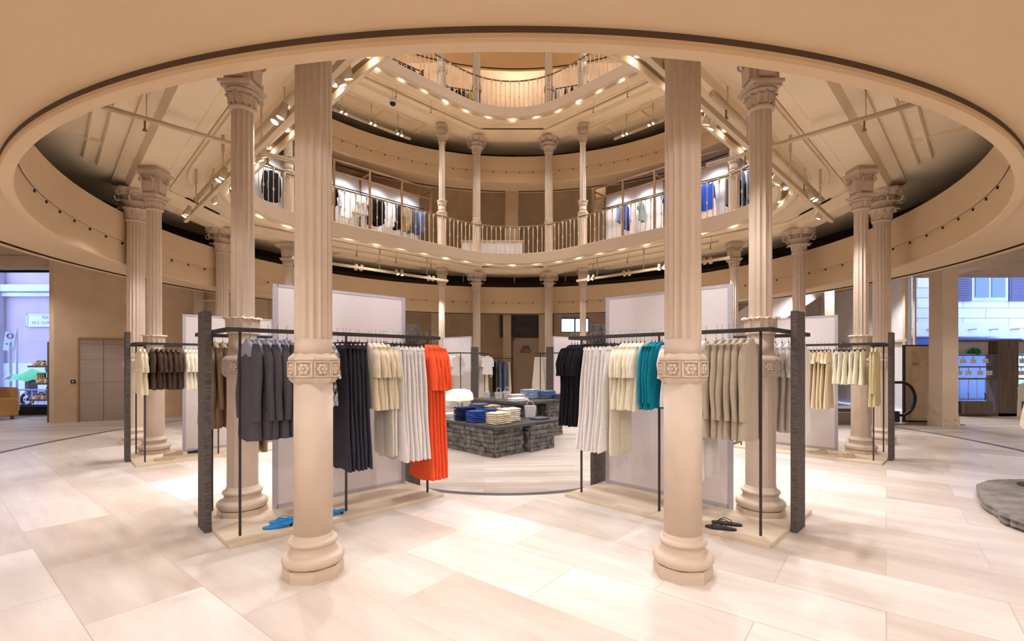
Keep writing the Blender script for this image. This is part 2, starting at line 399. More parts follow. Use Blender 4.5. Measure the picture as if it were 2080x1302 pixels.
# ------------------------------------------------------------------ columns
def fluted(n, r0, r1, z0, z1, depth, seg=6):
    b = MB(); nn = n*seg
    rf = lambda th, i: 1-depth*(math.sin(((th*n/(2*PI)) % 1)*PI)**1.2)
    b.lathe([(r0*.99, z0-.001), (r0, z0), (r1, z1), (r1*.99, z1+.001)], nn, rf=lambda th, i: rf(th, i) if i in (1, 2) else 1-depth, smooth=False)
    return b
def leaf(b, ang, r0, z0, h, w, curl):
    rows = 7; vs = []
    for i in range(rows):
        t = i/(rows-1); z = z0+h*math.sin(min(t, .82)/.82*PI/2) - (max(0, t-.78)*h*.7)
        out = r0+.012+curl*(t**2.6)
        ww = w*(.75+.45*math.sin(t*PI*.8))*(1.12 if i % 2 else .9)*(1 if t < .95 else .5)
        for j, u in enumerate((-1, -.5, 0, .5, 1)):
            a = ang+u*ww/out/2; rr = out-.012*abs(u)**1.5+(.01 if u == 0 else 0)
            vs.append((rr*math.cos(a), rr*math.sin(a), z-.012*abs(u)))
    b.add(vs, [(i*5+j, i*5+j+1, (i+1)*5+j+1, (i+1)*5+j) for i in range(rows-1) for j in range(4)], 0, True)
def capital_big():
    b = MB()
    b.lathe([(.135, 4.06), (.155, 4.075), (.155, 4.095), (.135, 4.11), (.14, 4.2), (.155, 4.32), (.20, 4.43), (.26, 4.50)], 32)
    for i in range(8): leaf(b, 2*PI*i/8, .14, 4.11, .20, .15, .12)
    for i in range(8): leaf(b, 2*PI*(i+.5)/8, .15, 4.17, .27, .15, .17)
    for i in range(8):
        a = 2*PI*(i+.5)/8; d = Vector((math.cos(a), math.sin(a), 0)); pts = []; rr = []
        for q in range(15):
            t = q/14; sa = -.4+t*7.2; r = .07*(1-t*.8)
            pts.append(d*(.285+r*math.sin(sa))+Vector((0, 0, 4.435+r*math.cos(sa)))); rr.append(.020-.009*t)
        b.tube(pts, rr, 5)
    st = lambda th, i: 1+.10*abs(math.cos(th*4))**3
    b.lathe([(.27, 4.50), (.29, 4.52), (.30, 4.555), (.33, 4.58), (.335, 4.62)], 64, rf=st, smooth=False)
    for i in range(8):
        a = 2*PI*i/8+PI/8; b.sphere((.31*math.cos(a), .31*math.sin(a), 4.545), (.035, .035, .03), 8, 5)
    return b
def collar_parts(r, z):
    c = MB(); a8 = PI/8
    c.lathe([(r*1.03, z-.025), (r*1.22, z), (r*1.25, z+.012), (r*1.22, z+.02), (r*1.22, z+.13), (r*1.28, z+.14), (r*1.25, z+.155), (r*1.02, z+.185)], 8, smooth=False, rot=a8)
    for i in range(8):    # raised frame round each sunk panel
        a = 2*PI*i/8; ap = r*1.22*math.cos(a8)+.006; hw = r*1.22*math.sin(a8)
        for (du, dz, sw, sh) in ((-hw*.9, .075, .012, .11), (hw*.9, .075, .012, .11), (0, .025, hw*1.8, .012), (0, .125, hw*1.8, .012)):
            c.box((ap*math.cos(a)-du*math.sin(a), ap*math.sin(a)+du*math.cos(a), z+dz), (.014, sw, sh), a)
    ro = MB()
    for p in range(6):
        an = 2*PI*p/6; ro.sphere((.006, .026*math.cos(an), .026*math.sin(an)), (.012, .017, .017), 8, 6)
    ro.sphere((.014, 0, 0), (.012, .012, .012), 8, 6)
    ros = [(i, r*1.22*math.cos(a8), 2*PI*i/8, z+.075) for i in range(8)]
    return c, ro, ros
def base_mesh(r):
    b = MB()
    o8 = MB(); o8.lathe([(r*1.57, 0), (r*1.57, .055), (r*1.52, .085), (r*1.40, .085)], 8, smooth=False, rot=PI/8); b.add(o8.v, o8.f)
    pr = [(r*1.3, .085)]
    for i in range(7): a = -PI/2+PI*i/6; pr.append((r*1.34+.035*math.cos(a), .13+.04*math.sin(a)))
    pr += [(r*1.22, .175), (r*1.16, .19), (r*1.13, .22)]
    for i in range(6): a = -PI/2+PI*i/5; pr.append((r*1.10+.022*math.cos(a), .245+.02*math.sin(a)))
    pr += [(r*1.04, .27), (r*1.0, .30)]
    b.lathe(pr, 40)
    return b
def leafy_collar(r, z):
    b = MB(); b.lathe([(r*1.08, z-.02), (r*1.02, z), (r*1.1, z+.12)], 32)
    for i in range(12): leaf(b, 2*PI*i/12, r*1.03, z, .14, .075, .03)
    b.lathe([(r*1.1, z-.035), (r*1.16, z-.025), (r*1.1, z-.012)], 32)
    return b
def capital_small():
    b = MB(); b.lathe([(.10, 3.93), (.122, 3.945), (.122, 3.96), (.105, 3.975), (.108, 4.06), (.14, 4.10), (.15, 4.115)], 32)
    for i in range(12): leaf(b, 2*PI*i/12, .105, 3.985, .10, .06, .03)
    b.box((0, 0, 4.14), (.27, .27, .035)); b.box((0, 0, 4.17), (.31, .31, .03))
    return b
def impost():
    b = MB(); b.box((0, 0, 4.32), (.22, .22, .28)); b.box((0, 0, 4.47), (.25, .25, .03))
    for sx, sy in ((1,0),(-1,0),(0,1),(0,-1)):
        for q in (-.09, .09):
            pts = []; rr = []
            for i in range(12):
                t = i/11; sa = t*6.5; r = .045*(1-t*.75)
                w = .14+r*math.sin(sa); pts.append((sx*w+sy*q, sy*w+sx*q, 4.42+r*math.cos(sa))); rr.append(.014-.006*t)
            b.tube(pts, rr, 5)
        b.box((sx*.12, sy*.12, 4.30), (.05+.09*abs(sy), .05+.09*abs(sx), .16), 0, 0, 1.15)
    b.box((0, 0, 4.505), (.31, .31, .035)); b.box((0, 0, 4.54), (.37, .37, .035)); b.box((0, 0, 4.59), (.30, .30, .065))
    return b
COLM = {}
def column_set(kind):
    if kind in COLM: return COLM[kind]
    P = []
    if kind in ('plain', 'big'):
        r = .129 if kind == 'plain' else .145
        P.append(('base', base_mesh(r).mesh('base', 'column'), []))
        if kind == 'plain': P.append(('lower_shaft', MB().lathe([(r, .29), (r, 1.36)], 48, smooth=True).mesh('lower_shaft', 'column'), []))
        else: P.append(('lower_shaft', fluted(16, r, r, .29, 1.36, .08).mesh('lower_shaft', 'column'), []))
        c, ro, ros = collar_parts(r, 1.375)
        P.append(('collar', c.mesh('collar', 'column'), [('rosette', ro.mesh('rosette', 'column'), ros)]))
        b = MB(); b.lathe([(r*1.0, 1.54), (r*.96, 1.60), (r*.96, 1.66)], 40); fl = fluted(16, r*.97, r*.93, 1.66, 4.07, .13); b.add(fl.v, fl.f)
        P.append(('fluted_shaft', b.mesh('fluted_shaft', 'column'), []))
        P.append(('capital', capital_big().mesh('capital', 'column'), []))
    else:
        r = .14
        P.append(('base', base_mesh(r).mesh('base', 'column'), []))
        P.append(('lower_shaft', fluted(8, r, r*.98, .29, 1.36, .04, 4).mesh('lower_shaft', 'column'), []))
        c, ro, ros = collar_parts(r, 1.375)
        P.append(('collar', c.mesh('collar', 'column'), [('rosette', ro.mesh('rosette', 'column'), ros)]))
        P.append(('middle_shaft', MB().lathe([(r*.95, 1.54), (r*.86, 1.62), (r*.86, 1.80)], 32).mesh('middle_shaft', 'column'), []))
        P.append(('leaf_collar', leafy_collar(.120, 1.80).mesh('leaf_collar', 'column'), []))
        P.append(('fluted_shaft', fluted(12, .104, .098, 1.93, 3.95, .16).mesh('fluted_shaft', 'column'), []))
        P.append(('capital', capital_small().mesh('capital', 'column'), []))
        P.append(('impost', impost().mesh('impost', 'column'), []))
    COLM[kind] = P
    return P
def column(kind, x, y, label, k=0):
    z = 0 if k == 0 else LV*k+.23
    t = thing('column', label, 'column', (x, y, z), 0, 'cast iron columns')
    if k: t.scale = (1, 1, 4.39/4.62)
    for n, me, subs in column_set(kind):
        p = link(n, me, t)
        for sn, sm, pl in subs:
            if k: continue
            for i, ap, a, zz in pl: link(sn, sm, p, (ap*math.cos(a), ap*math.sin(a), zz), a)
    return t
SL = 1.06
cols = []
for sx, sd in ((-1, 'left'), (1, 'right')):
    t = SL
    cols += [('plain', 1.325 if sx > 0 else -1.292, -6.65, '%s foreground smooth column with a rosette band, nearest the camera' % sd, 0),
             ('slim', sx*2.53, -5.38, 'slender fluted column standing on the %s front rack plinth' % sd, 0),
             ('slim', sx*5.72, -2.35, 'slender fluted column beside the %s outer clothing rack' % sd, 0),
             ('big', sx*BX, -BY, 'thick fluted column just outside the %s slender one by the outer rack' % sd, 0),
             ('big', sx*BX, BY, 'thick fluted column touching the ring wall, mid %s background' % sd, 0),
             ('slim', sx*(BX-t), BY+t, 'slender rear %s column behind the tall white screen' % sd, 0),
             ('slim', sx*(AX+t), AY-t, 'slender column at the back, outer of the %s rear pair' % sd, 0),
             ('big', sx*AX, AY, 'back centre column, %s one of the innermost rear pair' % sd, 0)]
    for k, fl in ((1, 'first gallery'), (2, 'top gallery')):
        cols += [('big', sx*AX, AY, '%s inner column with a leafy capital on the %s' % (sd, fl), k), ('slim', sx*(AX+t), AY-t, '%s slender outer column at the back of the %s' % (sd, fl), k),
                 ('slim', sx*(BX-t), BY+t, 'slender column at the far %s side of the %s' % (sd, fl), k), ('big', sx*BX, BY, 'thick column at the far %s side of the %s' % (sd, fl), k)]
for kd, x, y, lb, k in cols: column(kd, CX+x, CY+y, lb, k)
# ------------------------------------------------------------------ enclosing walls, windows
H = 14.6
def wallbox(name, p, q_, t, z0, z1, m, label):
    p, q_ = Vector(p), Vector(q_); d = q_-p; c = (p+q_)/2
    mb = MB().box((c.x, c.y, (z0+z1)/2), (d.length, t, z1-z0), math.atan2(d.y, d.x))
    return struct(name, mb, m, label)
def wall_multi(name, boxes, m, label):
    mb = MB()
    for p, q_, t, z0, z1 in boxes:
        p, q_ = Vector(p), Vector(q_); d = q_-p; c = (p+q_)/2
        mb.box((c.x, c.y, (z0+z1)/2), (d.length, t, z1-z0), math.atan2(d.y, d.x))
    return struct(name, mb, m, label)
wall_multi('wall_back', [((-7.6, 20.4), (1.9, 20.4), .2, 0, H), ((3.1, 20.4), (11.8, 20.4), .2, 0, H), ((1.9, 20.4), (3.1, 20.4), .2, 0, 2.75), ((1.9, 20.4), (3.1, 20.4), .2, 3.4, H)], 'wall', 'tan limewashed back wall of the shop')
wall_multi('wall_left', [((-11.35, 11.6), (-7.6, 14.35), .16, 0, 4.8), ((-7.68, 14.3), (-7.68, 20.4), .16, 0, 4.8), ((-11.42, 11.62), (-11.75, 13.6), .14, 0, 4.8)], 'wall', 'tan limewashed wall that holds the lift door')
wall_multi('wall_left', [((-20, 13.6), (-11.7, 13.6), .2, 4.12, 4.8), ((-20, 13.6), (-11.7, 13.6), .2, 0, .22), ((-20.1, -8), (-20.1, 13.7), .2, 0, H)], 'wall2', 'header and sill around the left shop window')
wall_multi('wall_left', [((-20, 13.7), (-7.6, 13.7), .2, 5.0, H), ((-7.7, 13.7), (-7.7, 20.4), .2, 5.0, H)], 'wall', 'tan wall of the upper floors')
wall_multi('wall_right', [((11.75, 14.1), (20, 14.1), .2, 4.06, 4.8), ((20.1, -8), (20.1, 14.2), .2, 0, H)], 'wall2', 'header above the right shop window')
wall_multi('wall_right', [((11.8, 14.2), (11.8, 20.4), .12, 0, 4.8)], 'white_wall', 'white partition wall behind the escalator')
wall_multi('wall_right', [((11.8, 14.2), (11.8, 20.4), .12, 5.0, 6.0), ((11.8, 14.2), (11.8, 20.4), .12, 7.9, H), ((11.8, 17.6), (11.8, 20.4), .12, 6, 7.9), ((11.8, 14.0), (20, 14.0), .12, 5.0, H)], 'wall', 'right wall of the upper floors')
wall_multi('wall_front', [((-20, -8.1), (20, -8.1), .2, 0, H)], 'wall2', 'wall behind the viewpoint')
cp = MB().box((0, 6.2, H+.1), (40.4, 28.8, .2)); struct('ceiling', cp, 'ceil', 'flat ceiling over the topmost storey')
# frames of the white partition
mb = MB()
for y in (14.25, 16.2, 18.2, 20.2): mb.box((11.70, y, 2.05), (.07, .09, 4.1))
for z in (2.15, 4.06): mb.box((11.70, 17.2, z), (.06, 6.1, .07))
mb.box((11.62, 17.2, 4.45), (.3, 6.1, .7)); mb.box((11.5, 17.2, 4.2), (.12, 6.1, .1))
struct('trim_6', mb, 'wall2', 'pale frame strips across the white partition wall')
mb = MB()
mb.box((15, 13.95, 4.35), (8, .25, .5)); mb.box((15, 13.8, 4.62), (8, .12, .36)); mb.box((12.2, 13.2, 4.38), (.45, 1.6, .8)); mb.box((12.2, 13.2, 4.2), (.6, 1.7, .1))
struct('trim_7', mb, 'wall2', 'stepped cornice box above the right shop window')
mb = MB(); mb.box((-16, 13.4, 4.42), (8.6, .5, .6)); mb.box((-16, 13.1, 4.6), (8.6, .3, .3)); struct('trim_8', mb, 'wall', 'brown box beam above the left shop window')
mb = MB(); mb.box((-16, 13.45, .12), (8.6, .16, .24)); struct('baseboard_left', mb, 'black', 'black base rail under the left shop window')
# back wall pilasters and portal
mb = MB()
for x, w in ((-3.4, .5), (-.42, .34), (1.18, .5), (-6.2, .4), (4.9, .4)): mb.box((x, 20.22, 2.4), (w, .2, 4.8))
struct('trim_9', mb, 'ceil', 'pale pilasters on the back wall')
mb = MB(); mb.box((.42, 20.25, 1.22), (1.05, .12, 2.44)); mb.box((-.12, 20.19, 1.25), (.07, .1, 2.5)); mb.box((.96, 20.19, 1.25), (.07, .1, 2.5)); mb.box((.42, 20.19, 2.48), (1.15, .1, .07))
d = struct('door_1', mb, 'wall2', 'pale double door in the back wall under the red plaque')
mb = MB(); mb.sphere((.78, 20.15, 1.27), (.045, .02, .045), 10, 6); obj('door_handle', mb, 'chrome', d)
mb = MB(); mb.box((.42, 20.24, 3.4), (2.3, .08, 1.7)); struct('trim_10', mb, 'slab', 'dark panel above the back door')
t = thing('wall_plaque', 'dark red plaque with white pictograms on the pale back door', 'sign', (.38, 20.16, 2.05))
mb = MB().box((0, 0, -.07), (.42, .02, .16)); mb.box((0, 0, .08), (.26, .02, .14)); obj('plaque', mb, 'red', t)
mb = MB()
for i in range(6): mb.box((-.165+.066*i, -.014, -.07), (.02+.012*(i % 2), .008, .10))
for z in (.03, .12): mb.box((0, -.014, z), (.22, .008, .015))
obj('pictogram', mb, 'white', t)

def window(name, x0, x1, y, z0, z1, nm, label, m='black'):
    mb = MB(); cz = (z0+z1)/2
    for i in range(nm+1):
        x = x0+(x1-x0)*i/nm; mb.box((x, y, cz), (.05, .08, z1-z0))
    mb.box(((x0+x1)/2, y, z0+.02), (x1-x0, .08, .05)); mb.box(((x0+x1)/2, y, z1-.02), (x1-x0, .08, .05))
    w = struct(name, mb, m, label)
    g = MB().box(((x0+x1)/2, y, cz), (x1-x0, .012, z1-z0)); obj('pane', g, 'glass', w)
window('window_1', -20, -11.8, 13.62, .22, 4.12, 2, 'large left shop window onto the street')
window('window_2', 11.86, 20, 14.1, .02, 4.06, 2, 'large right shop window onto the street', 'wall2')
window('window_3', 1.9, 3.1, 20.4, 2.75, 3.4, 2, 'small high window in the back wall')
mb = MB(); mb.box((11.8, 15.9, 6.95), (.06, 3.4, 1.9), 0); w = obj('window_4', MB().box((11.8, 15.9, 6.02), (.1, 3.4, .05)).box((11.8, 15.9, 7.88), (.1, 3.4, .05)).box((11.8, 15.9, 6.95), (.1, .05, 1.9)), 'bronzef'); w['kind'] = 'structure'
obj('pane', MB().box((11.8, 15.9, 6.95), (.012, 3.4, 1.86)), 'glass', w)

# lift door
dx = Vector((-7.6+11.35, 14.35-11.6)).normalized(); nx = Vector((dx.y, -dx.x))
ang = math.atan2(dx.y, dx.x)
def onw(s, out, z): p = Vector((-11.35, 11.6))+dx*s+nx*out; return (p.x, p.y, z)
mb = MB()
c = onw(.92, .09, 1.03); mb.box(c, (.92, .03, 2.06), ang)
d = struct('door_2', mb, 'steel', 'brushed steel lift door in the tan left wall')
mb = MB(); mb.box(onw(.45, .10, 1.04), (.035, .07, 2.08), ang); mb.box(onw(1.39, .10, 1.04), (.035, .07, 2.08), ang); mb.box(onw(.92, .10, 2.085), (.98, .07, .04), ang); obj('door_frame', mb, 'brass', d)
mb = MB(); mb.box(onw(.92, .107, 1.03), (.010, .01, 2.06), ang); mb.box(onw(.92, .107, 1.55), (.9, .008, .006), ang); mb.box(onw(.92, .107, .98), (.9, .008, .006), ang); mb.box(onw(.92, .107, 1.95), (.9, .008, .006), ang); obj('door_seam', mb, 'iron', d)
t = thing('lift_button', 'small black call button plate beside the steel lift door', 'button', onw(.345, .09, 1.01), ang)
obj('plate', MB().box((0, 0, 0), (.09, .015, .09)), 'black', t)
b = MB(); b.lathe([(.022, 0), (.022, .01), (.012, .012)], 12); b.xf(Matrix.Translation((0, -.008, 0)) @ Matrix.Rotation(PI/2, 4, 'X')); obj('button', b, 'chrome', t)
# pipes on left back wall
t = thing('wall_pipe', 'vertical service pipes with a bracket on the tan wall behind the left racks', 'pipe', (-9.35+.5, 13.0+.15, 0))
obj('pipe', MB().tube([(0, 0, .02), (0, 0, 4.75)], .14, 12), 'wall2', t); obj('thin_pipe', MB().tube([(.35, .2, .02), (.35, .2, 4.75)], .03, 8), 'wall2', t)
obj('bracket', MB().box((.15, 0, 3.2), (.6, .06, .04)).box((.15, 0, 3.9), (.6, .06, .04)), 'fixture', t)

# ------------------------------------------------------------------ streets outside
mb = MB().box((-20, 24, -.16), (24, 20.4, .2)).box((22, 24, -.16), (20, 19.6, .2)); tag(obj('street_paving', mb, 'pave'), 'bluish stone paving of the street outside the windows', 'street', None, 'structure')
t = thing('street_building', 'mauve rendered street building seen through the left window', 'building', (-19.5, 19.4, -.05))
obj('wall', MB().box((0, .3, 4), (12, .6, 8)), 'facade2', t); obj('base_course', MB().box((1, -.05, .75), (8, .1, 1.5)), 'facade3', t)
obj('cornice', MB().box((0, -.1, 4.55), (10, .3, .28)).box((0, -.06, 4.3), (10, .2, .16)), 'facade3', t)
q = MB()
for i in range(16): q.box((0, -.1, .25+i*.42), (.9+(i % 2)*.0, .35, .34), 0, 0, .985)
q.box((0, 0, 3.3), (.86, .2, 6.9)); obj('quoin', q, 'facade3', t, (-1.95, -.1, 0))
def text(name, body, size, loc, rot, m, parent=None, ext=.004, align='CENTER'):
    c = bpy.data.curves.new(name, 'FONT'); c.body = body; c.size = size; c.extrude = ext; c.align_x = align; c.align_y = 'CENTER'
    tmp = bpy.data.objects.new('tmp', c); COL.objects.link(tmp); bpy.context.view_layer.update()
    me = bpy.data.meshes.new_from_object(tmp.evaluated_get(bpy.context.evaluated_depsgraph_get())); bpy.data.objects.remove(tmp)
    me.materials.clear(); me.materials.append(M[m]); o = bpy.data.objects.new(name, me); COL.objects.link(o); o.location = loc; o.rotation_euler = rot
    if parent: o.parent = parent
    return o
t = thing('street_sign', 'pale marble street name sign on the mauve facade', 'sign', (-19.35, 19.38, 3.2))
obj('plate', MB().box((.05, -.02, 0), (1.5, .04, .54)), 'facade3', t); obj('rim', MB().box((.05, -.035, .25), (1.5, .05, .04)).box((.05, -.035, -.25), (1.5, .05, .04)).box((-.68, -.035, 0), (.04, .05, .54)).box((.78, -.035, 0), (.04, .05, .54)), 'facade3', t)
text('lettering', 'VIA', .19, (.05, -.045, .11), (PI/2, 0, 0), 'ink2', t); text('lettering', 'DI S. CLAUDIO', .165, (.05, -.045, -.1), (PI/2, 0, 0), 'ink2', t)
t = thing('street_notice', 'tilted pale road sign panel on a pole outside the left window', 'sign', (-18.2, 17.2, -.06))
obj('pole', MB().tube([(0, 0, 0), (0, 0, 2.75)], .035, 8), 'facade3', t)
p = obj('panel', MB().box((0, 0, 0), (.36, .03, .68)), 'facade3', t, (-.2, -.05, 2.3)); p.rotation_euler = (0, .12, .1)
b = MB(); b.tube([(.09*math.cos(a*.4488), -.03, .2+.09*math.sin(a*.4488)) for a in range(14)], .012, 6, closed=True); b2 = obj('ring_mark', b, 'red', p)
obj('mark', MB().box((-.1, -.022, .2), (.05, .01, .05)).box((-.08, -.022, -.1), (.08, .01, .05)).box((.05, -.022, -.12), (.03, .01, .2)), 'shutter', p)
t = thing('street_lamp', 'pale blue bollard lamp post with small cone shade outside the left window', 'lamp', (-18.0, 16.8, -.06))
obj('pole', MB().lathe([(.09, 0), (.09, .1), (.045, .15), (.045, 1.9), (.07, 2.0), (.07, 2.1)], 12), 'facade3', t); obj('shade', MB().lathe([(.22, .95), (.08, 1.08), (.06, 1.12)], 16), 'facade3', t)
t = thing('scooter', 'parked scooter under a green cover outside the left window', 'scooter', (-16.4, 16.4, -.06))
for x in (-.6, .6):
    w = MB(); w.tube([(x+.2*math.cos(a*.5236), 0, .26+.2*math.sin(a*.5236)) for a in range(12)], .055, 8, closed=True); w.tube([(x, -.06, .26), (x, .06, .26)], .05, 8); obj('wheel', w, 'black', t)
obj('chassis', MB().box((0, 0, .42), (.9, .26, .22)).box((-.45, 0, .7), (.14, .3, .5)).box((.45, 0, .62), (.6, .3, .26), 0, 0, .8), 'shutter', t)
g = MB(); vs = []
for i in range(9):
    for j in range(7):
        u, v = i/8-.5, j/6-.5; vs.append((u*1.8, v*.75, 1.0+.25*math.cos(u*3)-.5*abs(v)**1.6*2+.05*math.sin(i*2+j)+(.12 if i < 3 else 0)))
g.add(vs, [(i*7+j, (i+1)*7+j, (i+1)*7+j+1, i*7+j+1) for i in range(8) for j in range(6)], 0, True); obj('cover', g, 'green', t)
obj('helmet', MB().sphere((.25, 0, 1.32), .17, 14, 10), 'shutter', t)
t = thing('street_railing', 'white pedestrian railing outside the left shop window', 'railing', (-16.4, 15.2, -.06))
b = MB()
for i in range(15): b.tube([(-1.4+i*.2, 0, .02), (-1.4+i*.2, 0, .62)], .014, 6)
obj('bars', b, 'facade3', t); obj('top_rail', MB().tube([(-1.45, 0, .66), (1.45, 0, .66)], .025, 8), 'facade3', t); obj('brace', MB().tube([(-1.2, -.4, .06), (0, 0, .62)], .02, 6), 'facade3', t)
# right street
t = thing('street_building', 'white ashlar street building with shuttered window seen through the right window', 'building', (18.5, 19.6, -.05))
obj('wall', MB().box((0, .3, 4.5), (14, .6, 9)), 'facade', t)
cx = 18.35-18.5+1.2
obj('window_frame', MB().box((cx, -.03, 4.75), (1.5, .08, 1.35)), 'facade3', t); obj('pane', MB().box((cx-.34, -.08, 4.78), (.56, .03, 1.12)).box((cx+.34, -.08, 4.78), (.56, .03, 1.12)), 'bluepane', t)
for q_ in (-1.15, 1.15):
    s = MB().box((cx+q_, -.05, 4.75), (.7, .06, 1.4))
    for i in range(14): s.box((cx+q_, -.09, 4.15+i*.093), (.58, .04, .035))
    obj('shutter', s, 'shutter', t)
c = MB()
for i in range(7): c.box((-3.6+i*.85, -.35, 2.85), (.03, .9, .05))
c.add([(-4.2, 0, 3.15), (1.6, 0, 3.15), (1.6, -.8, 2.55), (-4.2, -.8, 2.55), (-4.2, 0, 3.19), (1.6, 0, 3.19), (1.6, -.8, 2.59), (-4.2, -.8, 2.59)], [(0,1,2,3), (7,6,5,4), (0,4,5,1), (1,5,6,2), (2,6,7,3), (3,7,4,0)])
obj('canopy', c, 'facade3', t); obj('shop_band', MB().box((-1.5, -.7, 2.3), (6.2, .2, .34)), 'navyband', t)
obj('sign_mark', MB().box((-1.9, -.82, 2.33), (.1, .02, .3)).box((-.9, -.82, 2.22), (1.6, .02, .08)), 'white', t)
obj('street_wall_panel', MB().box((-1.5, -.1, 1.1), (6.4, .1, 2.1)), 'bluepane', t)
tag(obj('street_facade', MB().box((2.5, 26, 3), (6, .4, 8)).box((2.1, 25.7, 3.4), (.5, .1, .9)), 'facade3'), 'pale building corner seen through the small back window', 'building')

# ------------------------------------------------------------------ track lights
def track(name_lab, P, Q, z, n, power, cat='track light', side=1, rods=3, ztop=4.8, ang=100, inward=False):
    P, Q = Vector(P), Vector(Q); d = Q-P; a = math.atan2(d.y, d.x); c = (P+Q)/2; L = d.length
    t = thing('track_light', name_lab, cat, (c.x, c.y, z), a)
    obj('rail', MB().box((0, 0, 0), (L, .055, .07)), 'fixture', t)
    for i in range(rods):
        x = -L/2+L*(i+.5)/rods; obj('rod', MB().tube([(x, 0, .03), (x, 0, ztop-z)], .010, 6).box((x, 0, ztop-z-.12), (.035, .035, .24)), 'fixture', t)
    hd = MB(); hd.lathe([(.02, .10), (.045, .09), (.045, -.07), (.04, -.075), (.038, -.06)], 14, cap=False); hd.add([(.045*math.cos(j*.785), .045*math.sin(j*.785), .09) for j in range(8)], [tuple(range(8))]); hdm = hd.mesh('spot_head', 'fixture')
    ln = MB(); ln.lathe([(.037, -.062), (.0, -.062)], 14, cap=False); lnm = ln.mesh('lens', 'led')
    ins = 1 if Vector((-math.sin(a), math.cos(a))).dot(Vector((CX, CY))-c) > 0 else -1
    for i in range(n):
        x = -L/2+L*(i+.5)/n; sgn = ins if inward else (1 if i % 2 else -1)
        for q_ in (0, 1):
            s = link('spot_head', hdm, t, (x+(q_-.5)*.16, .075*sgn, .01)); s.rotation_euler = (sgn*(.5 if q_ else .35), .25*(q_-.5), 0)
            link('lens', lnm, s)
        lamp('spot_lamp', (x, .075*sgn, -.12), power, aim=(.15*(rnd.random()-.5), .35*sgn, -1), angle=ang, size=.05, parent=t)
def dpt(m, e, sx, sy):    # a point on a diagonal: m = |x|+|y|, e = shift along it
    return (CX+sx*(m/2+e/R2), CY+sy*(m/2-e/R2))
PW = 95
for sx, sd in ((-1, 'left'), (1, 'right')):
    track('long straight spotlight track under the %s front ceiling bay' % sd, dpt(7.25, -3.6, sx, -1), dpt(7.25, 3.3, sx, -1), 4.1, 6, PW*.78, rods=4)
    track('spotlight track hung in the rear %s bay of the ground floor' % sd, dpt(7.25, -2.2, sx, 1), dpt(7.25, 2.6, sx, 1), 4.1, 4, PW)
    track('spotlight track under the %s rear ceiling of the first gallery' % sd, dpt(9.0, -1.6, sx, 1), dpt(9.0, 1.2, sx, 1), 4.1+LV, 3, PW*1.6, ztop=4.8+LV, inward=True)
    track('spotlight track over the %s rear of the topmost gallery' % sd, dpt(8.9, -2, sx, 1), dpt(8.9, 2.2, sx, 1), 4.2+2*LV, 3, PW*1.6, ztop=4.8+2*LV)
    track('spotlight track over the %s outer zone beside the shop window' % sd, (sx*10.2+(-1 if sx < 0 else 1), 5), (sx*12.5, 11), 4.3, 3, PW*1.3)
track('spotlight track over the rear aisle of the first gallery', (-4, 18.4), (4, 18.4), 4.3+LV, 4, PW*.6, inward=True, ztop=4.8+LV)
track('added spotlight track brightening the white partition and rising escalator at far right', (8.4, 14.7), (11.2, 14.7), 4.45, 3, PW*2)  # track added to brighten the partition and the escalator cladding
track('short spotlight track over the far centre of the shop floor', (-3, 17.9), (2.8, 17.9), 4.3, 3, PW*1.1)
# unseen lights added for brightness, in the ring soffit and behind the viewpoint
for x, y in ((-2.3, 1.6), (2.3, 1.6), (-5.2, 3.9), (5.2, 3.9), (0, 1.3)):
    t = thing('added_recessed_light', 'added recessed light brightening the near floor from the wide bulkhead, at %s' % {(-2.3): 'near left', 2.3: 'near right', (-5.2): 'far left', 5.2: 'far right', 0: 'the middle'}[x], 'ceiling light', (x, y+.35, 3.355))
    obj('trim_ring', MB().lathe([(.05, 0), (.05, -.01), (.038, -.01)], 16, cap=False), 'fixture', t); obj('lens', MB().lathe([(.038, -.006), (0, -.006)], 16, cap=False), 'led', t)
    lamp('lamp', (0, 0, -.03), 50, angle=120, parent=t)
for x in (-9, 0, 9):  # ceiling lights added behind the camera to help light the room
    t = thing('added_ceiling_light', 'added round ceiling light behind the viewpoint, %s' % {-9: 'left', 0: 'middle', 9: 'right'}[x], 'ceiling light', (x, -4.5, 4.8))
    obj('shade', MB().lathe([(.3, 0), (.3, -.08), (0, -.1)], 24, cap=False), 'led', t); lamp('lamp', (0, 0, -.2), 260, 'POINT', size=.25, parent=t)
for k in (0, 1):
    for i, (x, y, a) in enumerate(diamond_walk(.135, 2.4)): lamp('downlight_lamp', (x, y, 4.73+LV*k), 38*(1+.8*k), angle=125, size=.05)
for x, y, lb in ((-4.5, 17.5, 'rear left'), (0, 18.6, 'rear middle'), (4.5, 17.5, 'rear right'), (0, 10, 'central')):  # ceiling lamps added to lift the dark top storey
    t = thing('added_ceiling_light', 'added ceiling light brightening the topmost gallery, %s' % lb, 'ceiling light', (x, y, 14.6 if y == 10 else 2*LV+4.8))
    obj('shade', MB().lathe([(.2, 0), (.2, -.06), (0, -.08)], 24, cap=False), 'led', t); lamp('lamp', (0, 0, -.2), 70 if y != 10 else 250, 'POINT', size=.2, parent=t)
